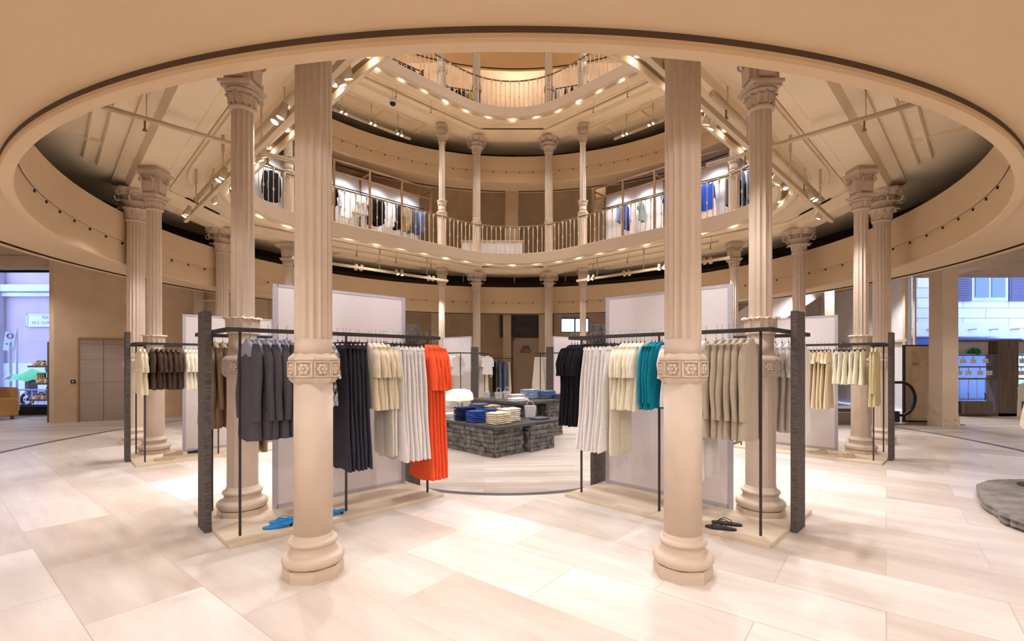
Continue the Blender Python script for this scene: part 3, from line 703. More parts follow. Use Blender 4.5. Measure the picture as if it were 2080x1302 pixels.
# sprinkler pipes
def pipe(lab, pts, r=.035, drops=()):
    t = thing('sprinkler_pipe', lab, 'pipe', pts[0]); o = Vector(pts[0])
    obj('pipe', MB().tube([Vector(p)-o for p in pts], r, 10), 'fixture', t)
    a, b = Vector(pts[0]), Vector(pts[-1])
    for u in drops:
        p = a.lerp(b, u)-o; h = MB().tube([(p.x, p.y, p.z), (p.x, p.y, p.z-.12)], .012, 6); h.lathe([(.022, p.z-.15), (.03, p.z-.145), (.012, p.z-.12)], 8, c=(p.x, p.y)); obj('sprinkler', h, 'brass', t)
        obj('hanger_rod', MB().tube([(p.x+.02, p.y, p.z), (p.x+.02, p.y, 4.8-pts[0][2]+p.z if pts[0][2] < 5 else LV+4.8-o.z)], .007, 6), 'fixture', t)
for sx, sd in ((-1, 'left'), (1, 'right')):
    a, b = dpt(7.0, -1.6, sx, -1), dpt(7.0, 3.4, sx, -1)
    pipe('cream sprinkler pipe along the %s front edge of the opening' % sd, [(a[0], a[1], 4.55), (b[0], b[1], 4.55)], .04, (.08, .4, .75))
    a, b = dpt(6.95, -1.6, sx, 1), dpt(6.95, 2.4, sx, 1)
    pipe('cream sprinkler pipe along the %s rear edge of the opening' % sd, [(a[0], a[1], 4.5), (b[0], b[1], 4.5)], .02, (.05, .35, .65, .95))
    pipe('cream sprinkler pipe along the %s rear ceiling of the first gallery' % sd, [(a[0], a[1], 4.5+LV), (b[0], b[1], 4.5+LV)], .02, (.05, .35, .65, .95))
    pipe('horizontal pipe crossing the %s outer ceiling panels' % sd, [(CX+sx*4.95, 5.15, 4.45), (CX+sx*3.0, 7.1, 4.45)], .03, (.3, .8))
# plenum ducts behind the ring
for k in (0, 1):
    pts = [(CX+Ci(7.75)(2*PI*i/48)*math.cos(2*PI*i/48), CY+Ci(7.75)(2*PI*i/48)*math.sin(2*PI*i/48), 4.28+LV*k) for i in range(3, 22)]
    tag(obj('duct', MB().tube(pts, .16, 12), 'duct'), ['dark round air duct above the lower ring bulkhead', 'dark round air duct above the gallery ring bulkhead'][k], 'duct')
t = thing('security_camera', 'white dome security camera under the gallery ceiling', 'camera', (-3.65, 13.9, 4.78+LV))
obj('stem', MB().tube([(0, 0, 0), (0, 0, -.3)], .02, 8), 'white', t); obj('housing', MB().lathe([(.03, -.28), (.10, -.32), (.11, -.38), (.11, -.44)], 16), 'white', t); obj('dome', MB().sphere((0, 0, -.44), (.09, .09, .09), 14, 8), 'black', t)

# ------------------------------------------------------------------ garments
def interp(keys, n):
    out = []; z0, z1 = keys[0][0], keys[-1][0]
    for i in range(n):
        z = z0+(z1-z0)*(i/(n-1))**1.25
        for a, b in zip(keys, keys[1:]):
            if z >= b[0] or b is keys[-1]:
                t = (z-a[0])/(b[0]-a[0]) if b[0] != a[0] else 0
                out.append((z,)+tuple(a[q]+(b[q]-a[q])*t for q in range(1, 4))); break
    return out
def shell(mb, keys, seed, n=16, nphi=40, wav=7, hem=.01, yc=0):
    r_ = random.Random(seed); ph = r_.random()*6; ph2 = r_.random()*6; tilt = (r_.random()-.5)*.03
    rows = interp(keys, n); vs = []; zt = keys[0][0]; zb = keys[-1][0]
    for (z, W, T, A) in rows:
        dep = (zt-z)/(zt-zb)
        for j in range(nphi):
            th = 2*PI*j/nphi; c, s = math.cos(th), math.sin(th)
            y = W*math.copysign(abs(s)**.85, s); x = T*math.copysign(abs(c)**.75, c)
            x += A*math.sin(wav*y/.22+ph+dep*.8)+A*.45*math.sin(wav*1.9*y/.22+ph2)
            x += tilt*dep
            x *= 1+.25*dep*math.sin(3*y/.2+ph2)
            zz = z+(hem*math.sin(wav*y/.2+ph2)*dep)
            vs.append((x, y*(1+.04*math.sin(dep*9+ph))+yc, zz))
    mb.add(vs, [(i*nphi+j, i*nphi+(j+1) % nphi, (i+1)*nphi+(j+1) % nphi, (i+1)*nphi+j) for i in range(n-1) for j in range(nphi)], 0, True)
    return mb
def sleeve(mb, side, seed, L, r0, r1, y0=.165, z0=-.165, out=.045):
    r_ = random.Random(seed*3+side); n = 12; m = 14; ph = r_.random()*6; fx = (r_.random()-.5)*.05; vs = []
    for i in range(n):
        t = i/(n-1)
        yc = side*(y0+out*math.sin(min(1, t*1.3)*PI/2)); zc = z0-L*t; r = r0+(r1-r0)*t
        if i == 0: r *= .55; yc = side*(y0-.01); zc += .02
        if i == 1: r *= .85
        for j in range(m):
            a = 2*PI*j/m
            x = r*.62*math.cos(a)+fx*t+.006*math.sin(ph+t*9+math.sin(a)*2); y = yc+side*r*.72*math.sin(a)*(1+.08*math.sin(ph+t*11))
            vs.append((x, y, zc+.25*r*math.cos(a*1)*0-side*0+.35*(abs(yc)+r-abs(y))*(1-t)*.6))
    mb.add(vs, [(i*m+j, i*m+(j+1) % m, (i+1)*m+(j+1) % m, (i+1)*m+j) for i in range(n-1) for j in range(m)]+[tuple(range(m))], 0, True)
    return mb
def hanger_mesh(kind='arms'):
    b = MB()
    if kind == 'arms':
        b.tube([(0, y, -.105-.075*(abs(y)/.2)**1.3-.0*abs(y)) for y in [-.2+.4*i/14 for i in range(15)]], (.006, .012), 6)
        b.tube([(0, 0, -.115), (0, 0, -.075)], .008, 6)
    else:
        b.tube([(0, y, -.10) for y in (-.17, 0, .17)], .006, 6); b.tube([(0, 0, -.10), (0, 0, -.075)], .008, 6)
        b.box((0, -.15, -.12), (.02, .02, .05)); b.box((0, .15, -.12), (.02, .02, .05))
    return b
def hook_mesh():
    b = MB(); pts = [(0, 0, -.08), (0, 0, -.05)]+[(0, .022*math.sin(a*.35), .006-.03*math.cos(a*.35)) for a in range(-1, 11)]
    b.tube(pts, .0025, 6); return b
HM = {'arms': hanger_mesh().mesh('hanger', 'black'), 'clips': hanger_mesh('clips').mesh('hanger', 'black'), 'hook': hook_mesh().mesh('hook', 'chrome')}
GC = {}
TOP = [(-.095, .045, .03, 0), (-.118, .09, .038, .001), (-.15, .15, .042, .003), (-.185, .195, .045, .004)]
def gmesh(kind, col, seed):
    key = (kind, col, seed)
    if key in GC: return GC[key]
    m = 'c_'+col; P = []; hang = 'arms'
    if kind in ('jacket', 'coat', 'shirt', 'tee', 'blouse', 'longdress', 'puff', 'tunic'):
        L, A = {'jacket': (-.93, .006), 'coat': (-1.2, .007), 'shirt': (-.92, .008), 'tee': (-.68, .007), 'blouse': (-.74, .010), 'longdress': (-1.55, .0045), 'tunic': (-.98, .006), 'puff': (-.72, .008)}[kind]
        keys = TOP+[(-.24, .20, .055, A*.6), (-.45, .195, .055, A), (L*.8, .215, .06, A*1.3), (L, .225, .062, A*1.5)]
        if kind == 'longdress': keys = TOP+[(-.24, .20, .05, A*.6), (-.5, .17, .045, A), (-1.0, .20, .05, A*1.3), (L, .23, .055, A*1.6)]
        b = shell(MB(), keys, seed, wav={'jacket': 3, 'coat': 3, 'blouse': 6, 'longdress': 3, 'tunic': 3}.get(kind, 5), hem=.012)
        P.append(('bodice', b.mesh('bodice', m)))
        for sd in (-1, 1):
            if kind in ('jacket', 'coat'): sl = sleeve(MB(), sd, seed, .60, .085, .062)
            elif kind == 'shirt': sl = sleeve(MB(), sd, seed, .58, .08, .05)
            elif kind == 'puff': sl = sleeve(MB(), sd, seed, .50, .08, .06, out=.05)
            elif kind == 'longdress': sl = sleeve(MB(), sd, seed, .42, .085, .095, out=.05)
            else: sl = sleeve(MB(), sd, seed, .27, .08, .085, out=.05)
            P.append(('sleeve', sl.mesh('sleeve', m)))
        if kind in ('jacket', 'shirt', 'coat'):
            cb = MB(); cb.lathe([(.062, -.145), (.058, -.10), (.050, -.085), (.042, -.10)], 16, rf=lambda th, i: .6+.4*abs(math.sin(th)), cap=False)
            P.append(('collar', cb.mesh('collar', 'c_greylining' if col == 'charcoal' else m)))
            if col == 'charcoal':
                y = MB(); shell(y, [(-.10, .05, .042, 0), (-.13, .105, .052, .002), (-.165, .19, .056, .003), (-.24, .203, .060, .003)], seed, n=6, wav=3, hem=0); P.append(('shoulder_lining', y.mesh('shoulder_lining', 'c_greylining')))
    elif kind in ('skirt', 'midi', 'pleated', 'ruffle'):
        hang = 'clips'; L = {'skirt': -.62, 'midi': -1.18, 'pleated': -1.28, 'ruffle': -1.0}[kind]
        w1 = {'skirt': .24, 'midi': .30, 'pleated': .27, 'ruffle': .3}[kind]
        b = shell(MB(), [(-.13, .155, .022, .004), (-.18, .165, .026, .006), (L*.5, .155+(w1-.155)*.5, .036, .006), (L, w1, .046, .009)], seed, n=16, nphi=64, wav={'midi': 4, 'pleated': 5}.get(kind, 7), hem=.01)
        P.append(('skirt_panel', b.mesh('skirt_panel', m)))
        w = MB(); shell(w, [(-.125, .158, .026, .001), (-.16, .162, .028, .001)], seed, n=3, wav=2, hem=0); P.append(('waistband', w.mesh('waistband', m)))
        if kind == 'ruffle':
            r_ = shell(MB(), [(-.13, .16, .032, .004), (-.3, .225, .05, .016)], seed+5, n=6, nphi=56, wav=12, hem=.015); P.append(('ruffle', r_.mesh('ruffle', m)))
    elif kind == 'trousers':
        hang = 'clips'
        b = shell(MB(), [(-.13, .17, .022, .002), (-.3, .19, .035, .004), (-.45, .195, .04, .005)], seed, n=6, wav=4, hem=0)
        for sd in (-1, 1): shell(b, [(-.43, .095, .04, .004), (-.8, .095, .04, .006), (-1.22, .10, .04, .008)], seed+sd, n=9, wav=4, hem=.008, yc=sd*.1)
        P.append(('trouser_legs', b.mesh('trouser_legs', m)))
    elif kind == 'cami':
        b = shell(MB(), [(-.27, .10, .02, .003), (-.33, .15, .035, .004), (-.6, .17, .04, .008)], seed, n=8, wav=6, hem=.05)
        P.append(('bodice', b.mesh('bodice', m)))
        s = MB(); s.tube([(0, -.15, -.15), (.01, -.1, -.28)], .003, 4); s.tube([(0, .15, -.15), (.01, .1, -.28)], .003, 4); P.append(('strap', s.mesh('strap', m)))
    elif kind == 'dress':
        b = shell(MB(), TOP+[(-.25, .18, .05, .004), (-.45, .165, .045, .007), (-1.0, .22, .055, .013), (-1.3, .25, .06, .016)], seed, n=20, nphi=48, wav=8, hem=.015)
        P.append(('bodice', b.mesh('bodice', m)))
    GC[key] = (P, hang); return GC[key]
CAT = dict(tunic='top', jacket='jacket', coat='coat', shirt='shirt', tee='top', blouse='blouse', longdress='dress', puff='top', skirt='skirt', midi='skirt', pleated='skirt', ruffle='skirt', trousers='trousers', cami='top', dress='dress')
NAME = dict(tunic='tunic', jacket='jacket', coat='coat', shirt='shirt', tee='short_sleeved_top', blouse='blouse', longdress='long_dress', puff='sweatshirt', skirt='skirt', midi='midi_skirt', pleated='pleated_skirt', ruffle='ruffled_skirt', trousers='trousers', cami='strap_top', dress='sleeveless_dress')
ORD = ['first', 'second', 'third', 'fourth', 'fifth', 'sixth', 'seventh', 'eighth', 'ninth', 'tenth', 'eleventh', 'twelfth']
def garment(kind, col, loc, rz, label, group, var=0, detail=True, thin=.8):
    P, hang = gmesh(kind, col, var)
    t = thing(NAME[kind], label, CAT[kind], loc, rz, group); t.scale = (thin, 1, 1)
    for n, me in P: link(n, me, t)
    h = link('hanger', HM[hang], t)
    if detail: link('hook', HM['hook'], h)
    return t

# ------------------------------------------------------------------ clothing racks
RH = 1.765
class Rack:
    def __init__(s, P0, ang, sg, label, where, L=2.1, W=1.28, farpost=True, screen=True, su=1.305):
        s.P0 = Vector(P0); s.a = ang; s.sg = sg; s.where = where
        s.u = Vector((math.cos(ang), math.sin(ang))); s.v = Vector((-math.sin(ang), math.cos(ang)))*sg
        t = thing('clothing_rack', label, 'clothing rack', (P0[0], P0[1], 0), ang, 'timber and steel clothing racks'); s.t = t
        Y = lambda v: v*sg
        obj('plinth', MB().box((L/2, Y(W/2), .0175), (L, W, .035)), 'platform', t, bevel=.003)
        obj('post', MB().box((-.03, Y(.675), .975), (.055, .25, 1.95)), 'post', t, bevel=.004)
        if farpost: obj('post', MB().box((L+.03, Y(.675), .975), (.055, .25, 1.95)), 'post', t, bevel=.004)
        for v in (.07, W-.07): obj('rail', MB().box((L/2, Y(v), RH), (L-.02, .022, .035)), 'iron', t)
        for u in (.0, L): obj('end_bar', MB().box((u+(.015 if u == 0 else -.015), Y(W/2), RH), (.03, W-.12, .034)), 'iron', t)
        for u in (.12, L/2, L-.1):
            for v in (.17, W-.17):
                if u == L/2 and v > .5: continue
                obj('pole', MB().box((u, Y(v), (RH+.035)/2), (.018, .018, RH-.035)), 'iron', t)
                if abs(v-.17) < .01 or True: obj('rail_bracket', MB().box((u, Y(.12 if v < .5 else W-.12), RH-.0), (.02, .10, .02)), 'iron', t)
        if screen:
            c = thing('fabric_screen', 'tall white gauze screen dividing the %s' % where, 'screen', (s.P(su, .73)[0], s.P(su, .73)[1], .037), ang, 'white gauze screens')
            if su > 1.31: c.scale = (.92, 1, 1)
            obj('gauze', MB().box((0, 0, 1.12), (1.42, .014, 2.18)), 'screen', c)
            obj('hem', MB().box((-.725, 0, 1.12), (.05, .02, 2.24)).box((.725, 0, 1.12), (.05, .02, 2.24)).box((0, 0, 2.225), (1.42, .02, .03)).box((0, 0, .02), (1.42, .02, .04)), 'screenb', c)
    def P(s, u, v): p = s.P0+s.u*u+s.v*v; return (p.x, p.y)
    def row(s, side, u0, u1, n, kind, col, desc, var=3, zoff=0, frm='from the near post'):
        v = .07 if side == 'front' else 1.21
        for i in range(n):
            u = u0+(u1-u0)*(i+.5)/n if n > 1 else (u0+u1)/2
            x, y = s.P(u, v)
            rz = s.a+(rnd.random()-.5)*.06+(PI if rnd.random() < .3 else 0)
            garment(kind, col, (x, y, RH+.018+zoff), rz, '%s, %s %s on the %s' % (desc, ORD[i], frm, s.where), '%s on the %s' % (desc, s.where), i % var, thin=max(.35, min(1, (u1-u0)/n/.095)))
r1L = Rack((-2.3, 3.78), PI/4, 1, 'dark timber and steel clothing rack behind the left foreground column', 'left front rack')
r1R = Rack((2.02, 3.78), 3*PI/4, -1, 'dark timber and steel clothing rack behind the right foreground column', 'right front rack')
r2L = Rack((-5.4, 6.7), PI/4, 1, 'smaller looking clothing rack at far left before the lift wall', 'far left rack', farpost=False, su=1.36)
r2R = Rack((5.25, 6.8), 3*PI/4, -1, 'clothing rack at far right in front of the escalator', 'far right rack', farpost=False, su=1.36)
r3L = Rack((-2.3, 16.22), -PI/4, -1, 'clothing rack at the back left of the shop floor behind the stone tables', 'back left rack')
r3R = Rack((2.02, 16.22), -3*PI/4, 1, 'clothing rack at the back right of the shop floor', 'back right rack')
r4R = Rack((5.25, 13.2), -3*PI/4, 1, 'clothing rack in the rear right bay, half hidden', 'rear right rack', farpost=False)
r4L = Rack((-5.4, 13.2), -PI/4, -1, 'clothing rack in the rear left bay, half hidden', 'rear left rack', farpost=False)
# left front rack
r1L.row('front', .13, .50, 5, 'jacket', 'charcoal', 'charcoal jacket with grey lining')
r1L.row('front', .52, .68, 4, 'cami', 'print', 'black and white printed top')
r1L.row('front', .70, .84, 3, 'tee', 'print', 'short printed blouse')
r1L.row('front', .90, 1.16, 6, 'pleated', 'charcoal2', 'long charcoal pleated skirt')
r1L.row('front', 1.20, 1.44, 5, 'blouse', 'cream', 'cream wrap blouse')
r1L.row('front', 1.38, 1.46, 2, 'trousers', 'ivory', 'ivory wide trousers', zoff=.0)
r1L.row('front', 1.48, 1.80, 7, 'pleated', 'white', 'long off white panelled skirt')
r1L.row('front', 1.84, 2.06, 5, 'longdress', 'orange', 'bright orange long dress')
r1L.row('back', .06, .34, 4, 'shirt', 'beige', 'beige sequinned shirt')
r1L.row('back', .40, .62, 3, 'trousers', 'beige', 'beige sequinned trousers')
# right front rack
r1R.row('front', .14, .48, 6, 'jacket', 'stone', 'stone grey overshirt')
r1R.row('front', .52, .72, 4, 'dress', 'white', 'white broderie dress')
r1R.row('front', .74, .90, 3, 'tee', 'white', 'white knitted top')
r1R.row('front', .95, 1.09, 4, 'puff', 'teal', 'bright teal satin shirt')
r1R.row('front', 1.13, 1.40, 6, 'blouse', 'butter', 'pale butter cardigan')
r1R.row('front', 1.40, 1.44, 1, 'trousers', 'butter', 'sheer butter coloured trousers')
r1R.row('front', 1.48, 1.80, 7, 'midi', 'white', 'long white gauze skirt')
r1R.row('front', 1.83, 2.08, 6, 'tunic', 'black', 'black short sleeved long top', var=3)
r1R.row('back', .04, .40, 6, 'tunic', 'white', 'white ruffled top')
# far left rack
r2L.row('front', .02, .12, 2, 'blouse', 'cream', 'cream blouse')
r2L.row('front', .16, .52, 6, 'tee', 'brown', 'dark brown blouse')
r2L.row('front', .56, .88, 6, 'tee', 'butter', 'pale butter top')
r2L.row('front', .92, 1.2, 4, 'shirt', 'beige', 'beige sequinned top')
# far right rack
r2R.row('front', .05, .14, 2, 'shirt', 'lime', 'pale yellow knit top')
r2R.row('front', .20, .60, 6, 'skirt', 'butter', 'white pleated short skirt')
r2R.row('front', .64, 1.06, 8, 'ruffle', 'lace', 'cream lace ruffled dress')
r2R.row('front', 1.10, 1.48, 8, 'cami', 'black', 'small black strap top')
# back racks
r3L.row('back', .98, 1.16, 5, 'midi', 'mustard', 'mustard yellow skirt')
r3L.row('back', 1.2, 1.38, 4, 'tee', 'black', 'black top')
r3L.row('back', 1.42, 1.98, 7, 'tee', 'white', 'white gauze blouse')
r3L.row('front', 1.66, 1.86, 4, 'longdress', 'ivory', 'ivory kimono coat')
r3L.row('front', 1.9, 2.05, 3, 'tee', 'white', 'white short blouse')
r3R.row('back', .2, 1.6, 8, 'midi', 'white', 'long white skirt')
r3R.row('front', 1.7, 2.0, 5, 'midi', 'ivory', 'ivory long skirt')
r4R.row('back', .3, 1.2, 6, 'tee', 'white', 'white blouse')
r4L.row('back', .3, 1.2, 6, 'tee', 'cream', 'cream blouse')
# small free rail behind the centre with jeans
t = thing('clothing_rail', 'small black clothing rail with jeans behind the stone tables', 'clothing rail', (-.9, 17.2, 0), 0)
obj('rail', MB().box((0, 0, 1.62), (1.5, .03, .03)), 'iron', t)
for x in (-.7, .7): obj('upright', MB().box((x, 0, .8), (.025, .025, 1.6)), 'iron', t); obj('foot', MB().box((x, 0, .0125), (.05, .5, .025)), 'iron', t)
for i, (k_, c_, d_) in enumerate((('tee', 'teal2', 'dark teal top'), ('blouse', 'white', 'white wrap blouse'), ('blouse', 'paleblue', 'pale blue striped blouse'), ('tee', 'tanish', 'tan top'), ('trousers', 'black', 'black trousers'), ('trousers', 'denim', 'mid blue jeans'), ('trousers', 'denim', 'faded blue jeans'), ('midi', 'ivory', 'ivory skirt'))):
    garment(k_, c_, (-1.5+i*.17, 17.2, 1.635), 0+PI*.1, '%s on the small rail behind the stone tables' % d_, 'clothes on the small rear rail', i % 3)
# ------------------------------------------------------------------ stone tables and what lies on them
def rubble(w, d, h, seed, course=.07):
    b = MB(); r_ = random.Random(seed); b.box((0, 0, h/2), (w-.05, d-.05, h)); nz = int(round(h/course))
    for k in range(nz):
        z = (k+.5)*h/nz
        for side in range(4):
            L = w if side % 2 == 0 else d; pos = -L/2
            while pos < L/2-.02:
                l = min(r_.uniform(.10, .26), L/2-pos); c = pos+l/2; t = r_.uniform(.0, .034); hh = h/nz*r_.uniform(.84, .94)
                q = {0: (c, -d/2+.02-t/2), 1: (w/2-.02+t/2, c), 2: (c, d/2-.02+t/2), 3: (-w/2+.02-t/2, c)}[side]
                n0 = len(b.v); b.box((q[0], q[1], z), ((l-.004, .05+t) if side % 2 == 0 else (.05+t, l-.004))+(hh,))
                for i in range(n0, len(b.v)):
                    v = b.v[i]; b.v[i] = (v[0]+r_.uniform(-.007, .007), v[1]+r_.uniform(-.007, .007), v[2]+r_.uniform(-.003, .003))
                pos += l
    return b
def loc45(o, a, b): return (o[0]+(a-b)/R2, o[1]+(a+b)/R2)   # a towards back right, b towards back left
c1 = (-.34, 7.33)      # front corner of the low table
t = thing('display_table', 'low slate display table of stacked split stone with honed top', 'table', (c1[0], c1[1], 0), PI/4)
obj('stone_base', rubble(.62, 2.1, .44, 1), 'stone', t, (.34, 1.1, 0)); obj('stone_base', rubble(.60, .62, .42, 2), 'stone', t, (1.06, -.02+.32, 0))
obj('table_top', MB().box((.42, 1.1, .47), (.86, 2.35, .05)), 'slab', t, bevel=.006)
obj('table_top', MB().box((1.25, .42, .45), (.95, .74, .045)), 'slab', t, bevel=.006)
c2 = (.05, 8.75)
t = thing('display_table', 'taller slate display table behind the low stone one', 'table', (c2[0], c2[1], 0), PI/4)
obj('stone_base', rubble(.55, 1.1, .68, 3), 'stone', t, (.36, .72, 0)); obj('stone_base', rubble(.45, .42, .68, 4), 'stone', t, (1.15, .34, 0))
obj('table_top', MB().box((.48, .78, .715), (.92, 1.55, .05)), 'slab', t, bevel=.006); obj('table_top', MB().box((1.2, .45, .715), (.62, .8, .045)), 'slab', t, bevel=.006)
def folded(w, d, h, seed):
    b = MB(); r_ = random.Random(seed); n, m = 12, 8; vs = []; 
    for i in range(n+1):
        x = (i/n-.5)*w
        for j in range(m):
            a = 2*PI*j/m; yy = d/2*math.copysign(abs(math.cos(a))**.45, math.cos(a)); zz = h/2*math.copysign(abs(math.sin(a))**.6, math.sin(a))
            vs.append((x+r_.uniform(-.003, .003), yy*(1+.015*math.sin(i*1.7+seed)), h/2+zz*(1 if 0 < i < n else .6)+.004*math.sin(i*1.1+seed+j)))
    b.add(vs, [(i*m+j, i*m+(j+1) % m, (i+1)*m+(j+1) % m, (i+1)*m+j) for i in range(n) for j in range(m)]+[tuple(range(m))[::-1], tuple(n*m+j for j in range(m))], 0, True)
    return b
FO = {}
def stack(x, y, z, n, col, desc, w=.30, d=.26, h=.034, rz=PI/4, name='folded_trousers', cat='trousers'):
    for i in range(n):
        key = (col, i % 3, w, d, h)
        if key not in FO: FO[key] = folded(w, d, h, i % 3).mesh(name, 'c_'+col)
        pos = 'bottom of' if i == 0 else ('topmost of' if i == n-1 else ORD[i]+' from the bottom of')
        o = link(name, FO[key], None, (x+rnd.uniform(-.008, .008), y+rnd.uniform(-.008, .008), z+i*h*.93), rz+rnd.uniform(-.08, .08))
        tag(o, '%s, %s its stack on the stone table' % (desc, pos), cat, desc)
def on1(a, b): return loc45(c1, a, b)
def on2(a, b): return loc45(c2, a, b)
Z1 = .495
x, y = on1(.22, 1.02); stack(x, y, Z1, 7, 'navy', 'folded dark navy jeans')
x, y = on1(.20, .66); stack(x, y, Z1, 6, 'blue', 'folded royal blue jeans')
x, y = on1(.27, .22); stack(x, y, Z1, 6, 'cream', 'folded cream jeans', w=.34)
x, y = on1(.62, .34); stack(x, y, Z1, 7, 'ivory', 'folded ivory jeans, rear stack', w=.34)
x, y = on1(.62, .72); stack(x, y, Z1, 6, 'indigo', 'folded mid blue jeans')
x, y = on1(.62, 1.10); stack(x, y, Z1, 8, 'slateblue', 'folded slate blue jeans')
x, y = on1(.78, .98); stack(x, y, Z1, 7, 'tanish', 'folded tan jeans')
x, y = on1(1.35, .3); stack(x, y, .475, 1, 'grey', 'flat grey folded wallet like cloth', name='folded_scarf', cat='scarf')
Z2 = .74
x, y = on2(.95, .62); stack(x, y, Z2, 6, 'paleblue', 'folded pale blue jeans', w=.36)
x, y = on2(1.22, .42); stack(x, y, Z2, 5, 'denim', 'folded mid denim jeans', w=.34)
x, y = on2(1.40, .2); stack(x, y, Z2, 3, 'slateblue', 'folded darker denim jeans', w=.28)
x, y = on2(.26, .30); stack(x, y, Z2, 2, 'white', 'folded white top at the front', w=.36, name='folded_shirt', cat='top')
x, y = on2(.66, .72); stack(x, y, Z2, 3, 'white', 'folded white middle top', w=.3, name='folded_shirt', cat='top')
# books on the low table
for i in range(2):
    x, y = on1(.30, 1.62); b = MB().box((0, 0, 0), (.30, .22, .03)); o = obj('book', b, 'white', None, (x, y, Z1+.015+i*.031), PI/4+.1*i); tag(o, ['lower', 'upper'][i]+' white book lying on the low stone table', 'book', 'white books on the low table')
# pleated white bags
def pleated_bag(x, y, z, w, h, label):
    t = thing('pleated_bag', label, 'bag', (x, y, z), .1, 'white pleated bags on the stone tables')
    b = MB(); n = 48
    b.lathe([(w*.45, 0), (w*.5, h*.5), (w*.56, h), (w*.52, h-.01)], n, rf=lambda th, i: (1+.07*(1 if int(th*n/(2*PI)+.5) % 4 < 2 else -1))*(1/max(abs(math.cos(th)), abs(math.sin(th)))**.6)*.85, smooth=False)
    obj('body', b, 'c_silver', t); obj('handle', MB().tube([(w*.3*math.cos(a), 0, h+.09*math.sin(a)) for a in [PI*i/10 for i in range(11)]], .006, 6), 'c_silver', t)
x, y = on1(1.45, .62); pleated_bag(x, y, .475, .22, .21, 'white pleated bag standing on the low table at right')
x, y = on2(.42, 1.02); pleated_bag(x, y, Z2, .17, .13, 'white pleated bag at the middle of the taller table')
x, y = on2(.34, 1.30); pleated_bag(x, y, Z2, .15, .11, 'white pleated bag at the left end of the taller table')
x, y = on2(.56, .92); pleated_bag(x, y, Z2, .17, .15, 'white pleated bag nearest the white folded tops')
# lamp
x, y = on1(.60, 1.65)
t = thing('table_lamp', 'white mushroom dome lamp with metal tube stem on the low stone table', 'lamp', (x, y, Z1))
obj('lamp_shade', MB().lathe([(.0, .49), (.12, .488), (.20, .465), (.245, .41), (.26, .33), (.26, .29), (.252, .285), (.25, .30), (.235, .39), (.0, .47)], 40, cap=False), 'ledsoft', t)
for i in range(4):
    a = i*PI/2+.6; obj('stem_tube', MB().tube([(.055*math.cos(a), .055*math.sin(a), .02), (.055*math.cos(a), .055*math.sin(a), .46)], .016, 10), 'chrome', t)
obj('base', MB().lathe([(.11, 0), (.11, .018), (.02, .022)], 28), 'chrome', t)
lamp('bulb', (0, 0, .33), 3, 'POINT', size=.05, parent=t)

# ------------------------------------------------------------------ shoes
def sole(b, L, W, t, z=0, hump=0, mi=0):
    n = 22; out = []
    for i in range(n):
        a = 2*PI*i/n; x = L/2*math.cos(a); wv = W/2*(1-.16*math.cos(a*1.0+PI)-.18*math.exp(-((x+.02)/(L*.18))**2)); out.append((x, wv*math.sin(a)))
    lift = lambda x: hump*max(0, -x/(L/2))**1.3
    vs = [(x, y, z+lift(x)) for x, y in out]+[(x, y, z+t+lift(x)) for x, y in out]
    b.add(vs, [tuple(range(n))[::-1], tuple(range(n, 2*n))]+[(i, (i+1) % n, n+(i+1) % n, n+i) for i in range(n)], mi)
def flipflop(x, y, z, rz, m, label, group, heel=0):
    t = thing('flip_flop', label, 'shoe', (x, y, z), rz, group)
    b = MB(); sole(b, .255, .09, .016, .0, heel); obj('sole', b, m, t)
    s = MB()
    for sd in (-1, 1): s.tube([(.075, 0, .018), (.06, sd*.008, .035), (.02, sd*.03, .05), (-.03, sd*.04, .032+heel*.2), (-.045, sd*.038, .012+heel*.3)], [(.006, .004)]*5, 6)
    obj('strap', s, m, t)
    if heel: obj('heel', MB().lathe([(.012, 0), (.02, heel+.002)], 10, c=(-.10, 0)), 'black', t)
def at(px, py, z=0):   # a place on a horizontal plane seen from the viewpoint
    Y = (1.5-z)*960/(py-735); return ((px-1050)/960*Y, Y)
zp = .036
for (px, py, rz, lb) in ((566, 1071, 3.55, 'front'), (578, 1060, 3.5, 'rear')):
    x, y = at(px, py, zp); flipflop(x, y, zp, rz, 'bluefoam', 'bright blue heeled thong sandal on the left plinth, %s one of the pair' % lb, 'blue thong sandals', .035)
x, y = at(672, 1046, zp); flipflop(x, y, zp, 3.5, 'bluefoam', 'bright blue thong sandal mostly hidden behind the left smooth column', 'blue thong sandals', .035)
for (px, py, rz, lb) in ((1464, 1074, -.42+PI, 'front'), (1476, 1065, -.42+PI, 'rear')):
    x, y = at(px, py, zp); flipflop(x, y, zp, rz, 'rubber', 'black rubber flip flop on the right plinth, %s one of the pair' % lb, 'black flip flops')
def ballet(x, y, z, rz, label, m='flat'):
    t = thing('flat_shoe', label, 'shoe', (x, y, z), rz, 'pale leather flat shoes on the outer plinths')
    b = MB(); sole(b, .25, .078, .012); obj('sole', b, 'shoe', t)
    u = MB(); n = 20; vs = []
    prof = [(1.0, .012), (1.03, .03), (.93, .05)]
    for s_, z_ in prof:
        for i in range(n):
            a = 2*PI*i/n; c = math.cos(a); vs.append((.125*c*s_, .039*math.sin(a)*s_*(1+.1*c), z_+(.02 if c < -.3 and z_ > .04 else 0)))
    u.add(vs, [(k*n+i, k*n+(i+1) % n, (k+1)*n+(i+1) % n, (k+1)*n+i) for k in range(2) for i in range(n)], 0, True)
    u.add([(.125*math.cos(a)*.95, .036*math.sin(a), .05) for a in (-1.0, -.5, 0, .5, 1.0)]+[(.04, -.03, .05), (.04, .03, .05)], [(5, 0, 1, 2, 3, 4, 6)])
    obj('upper', u, m, t)
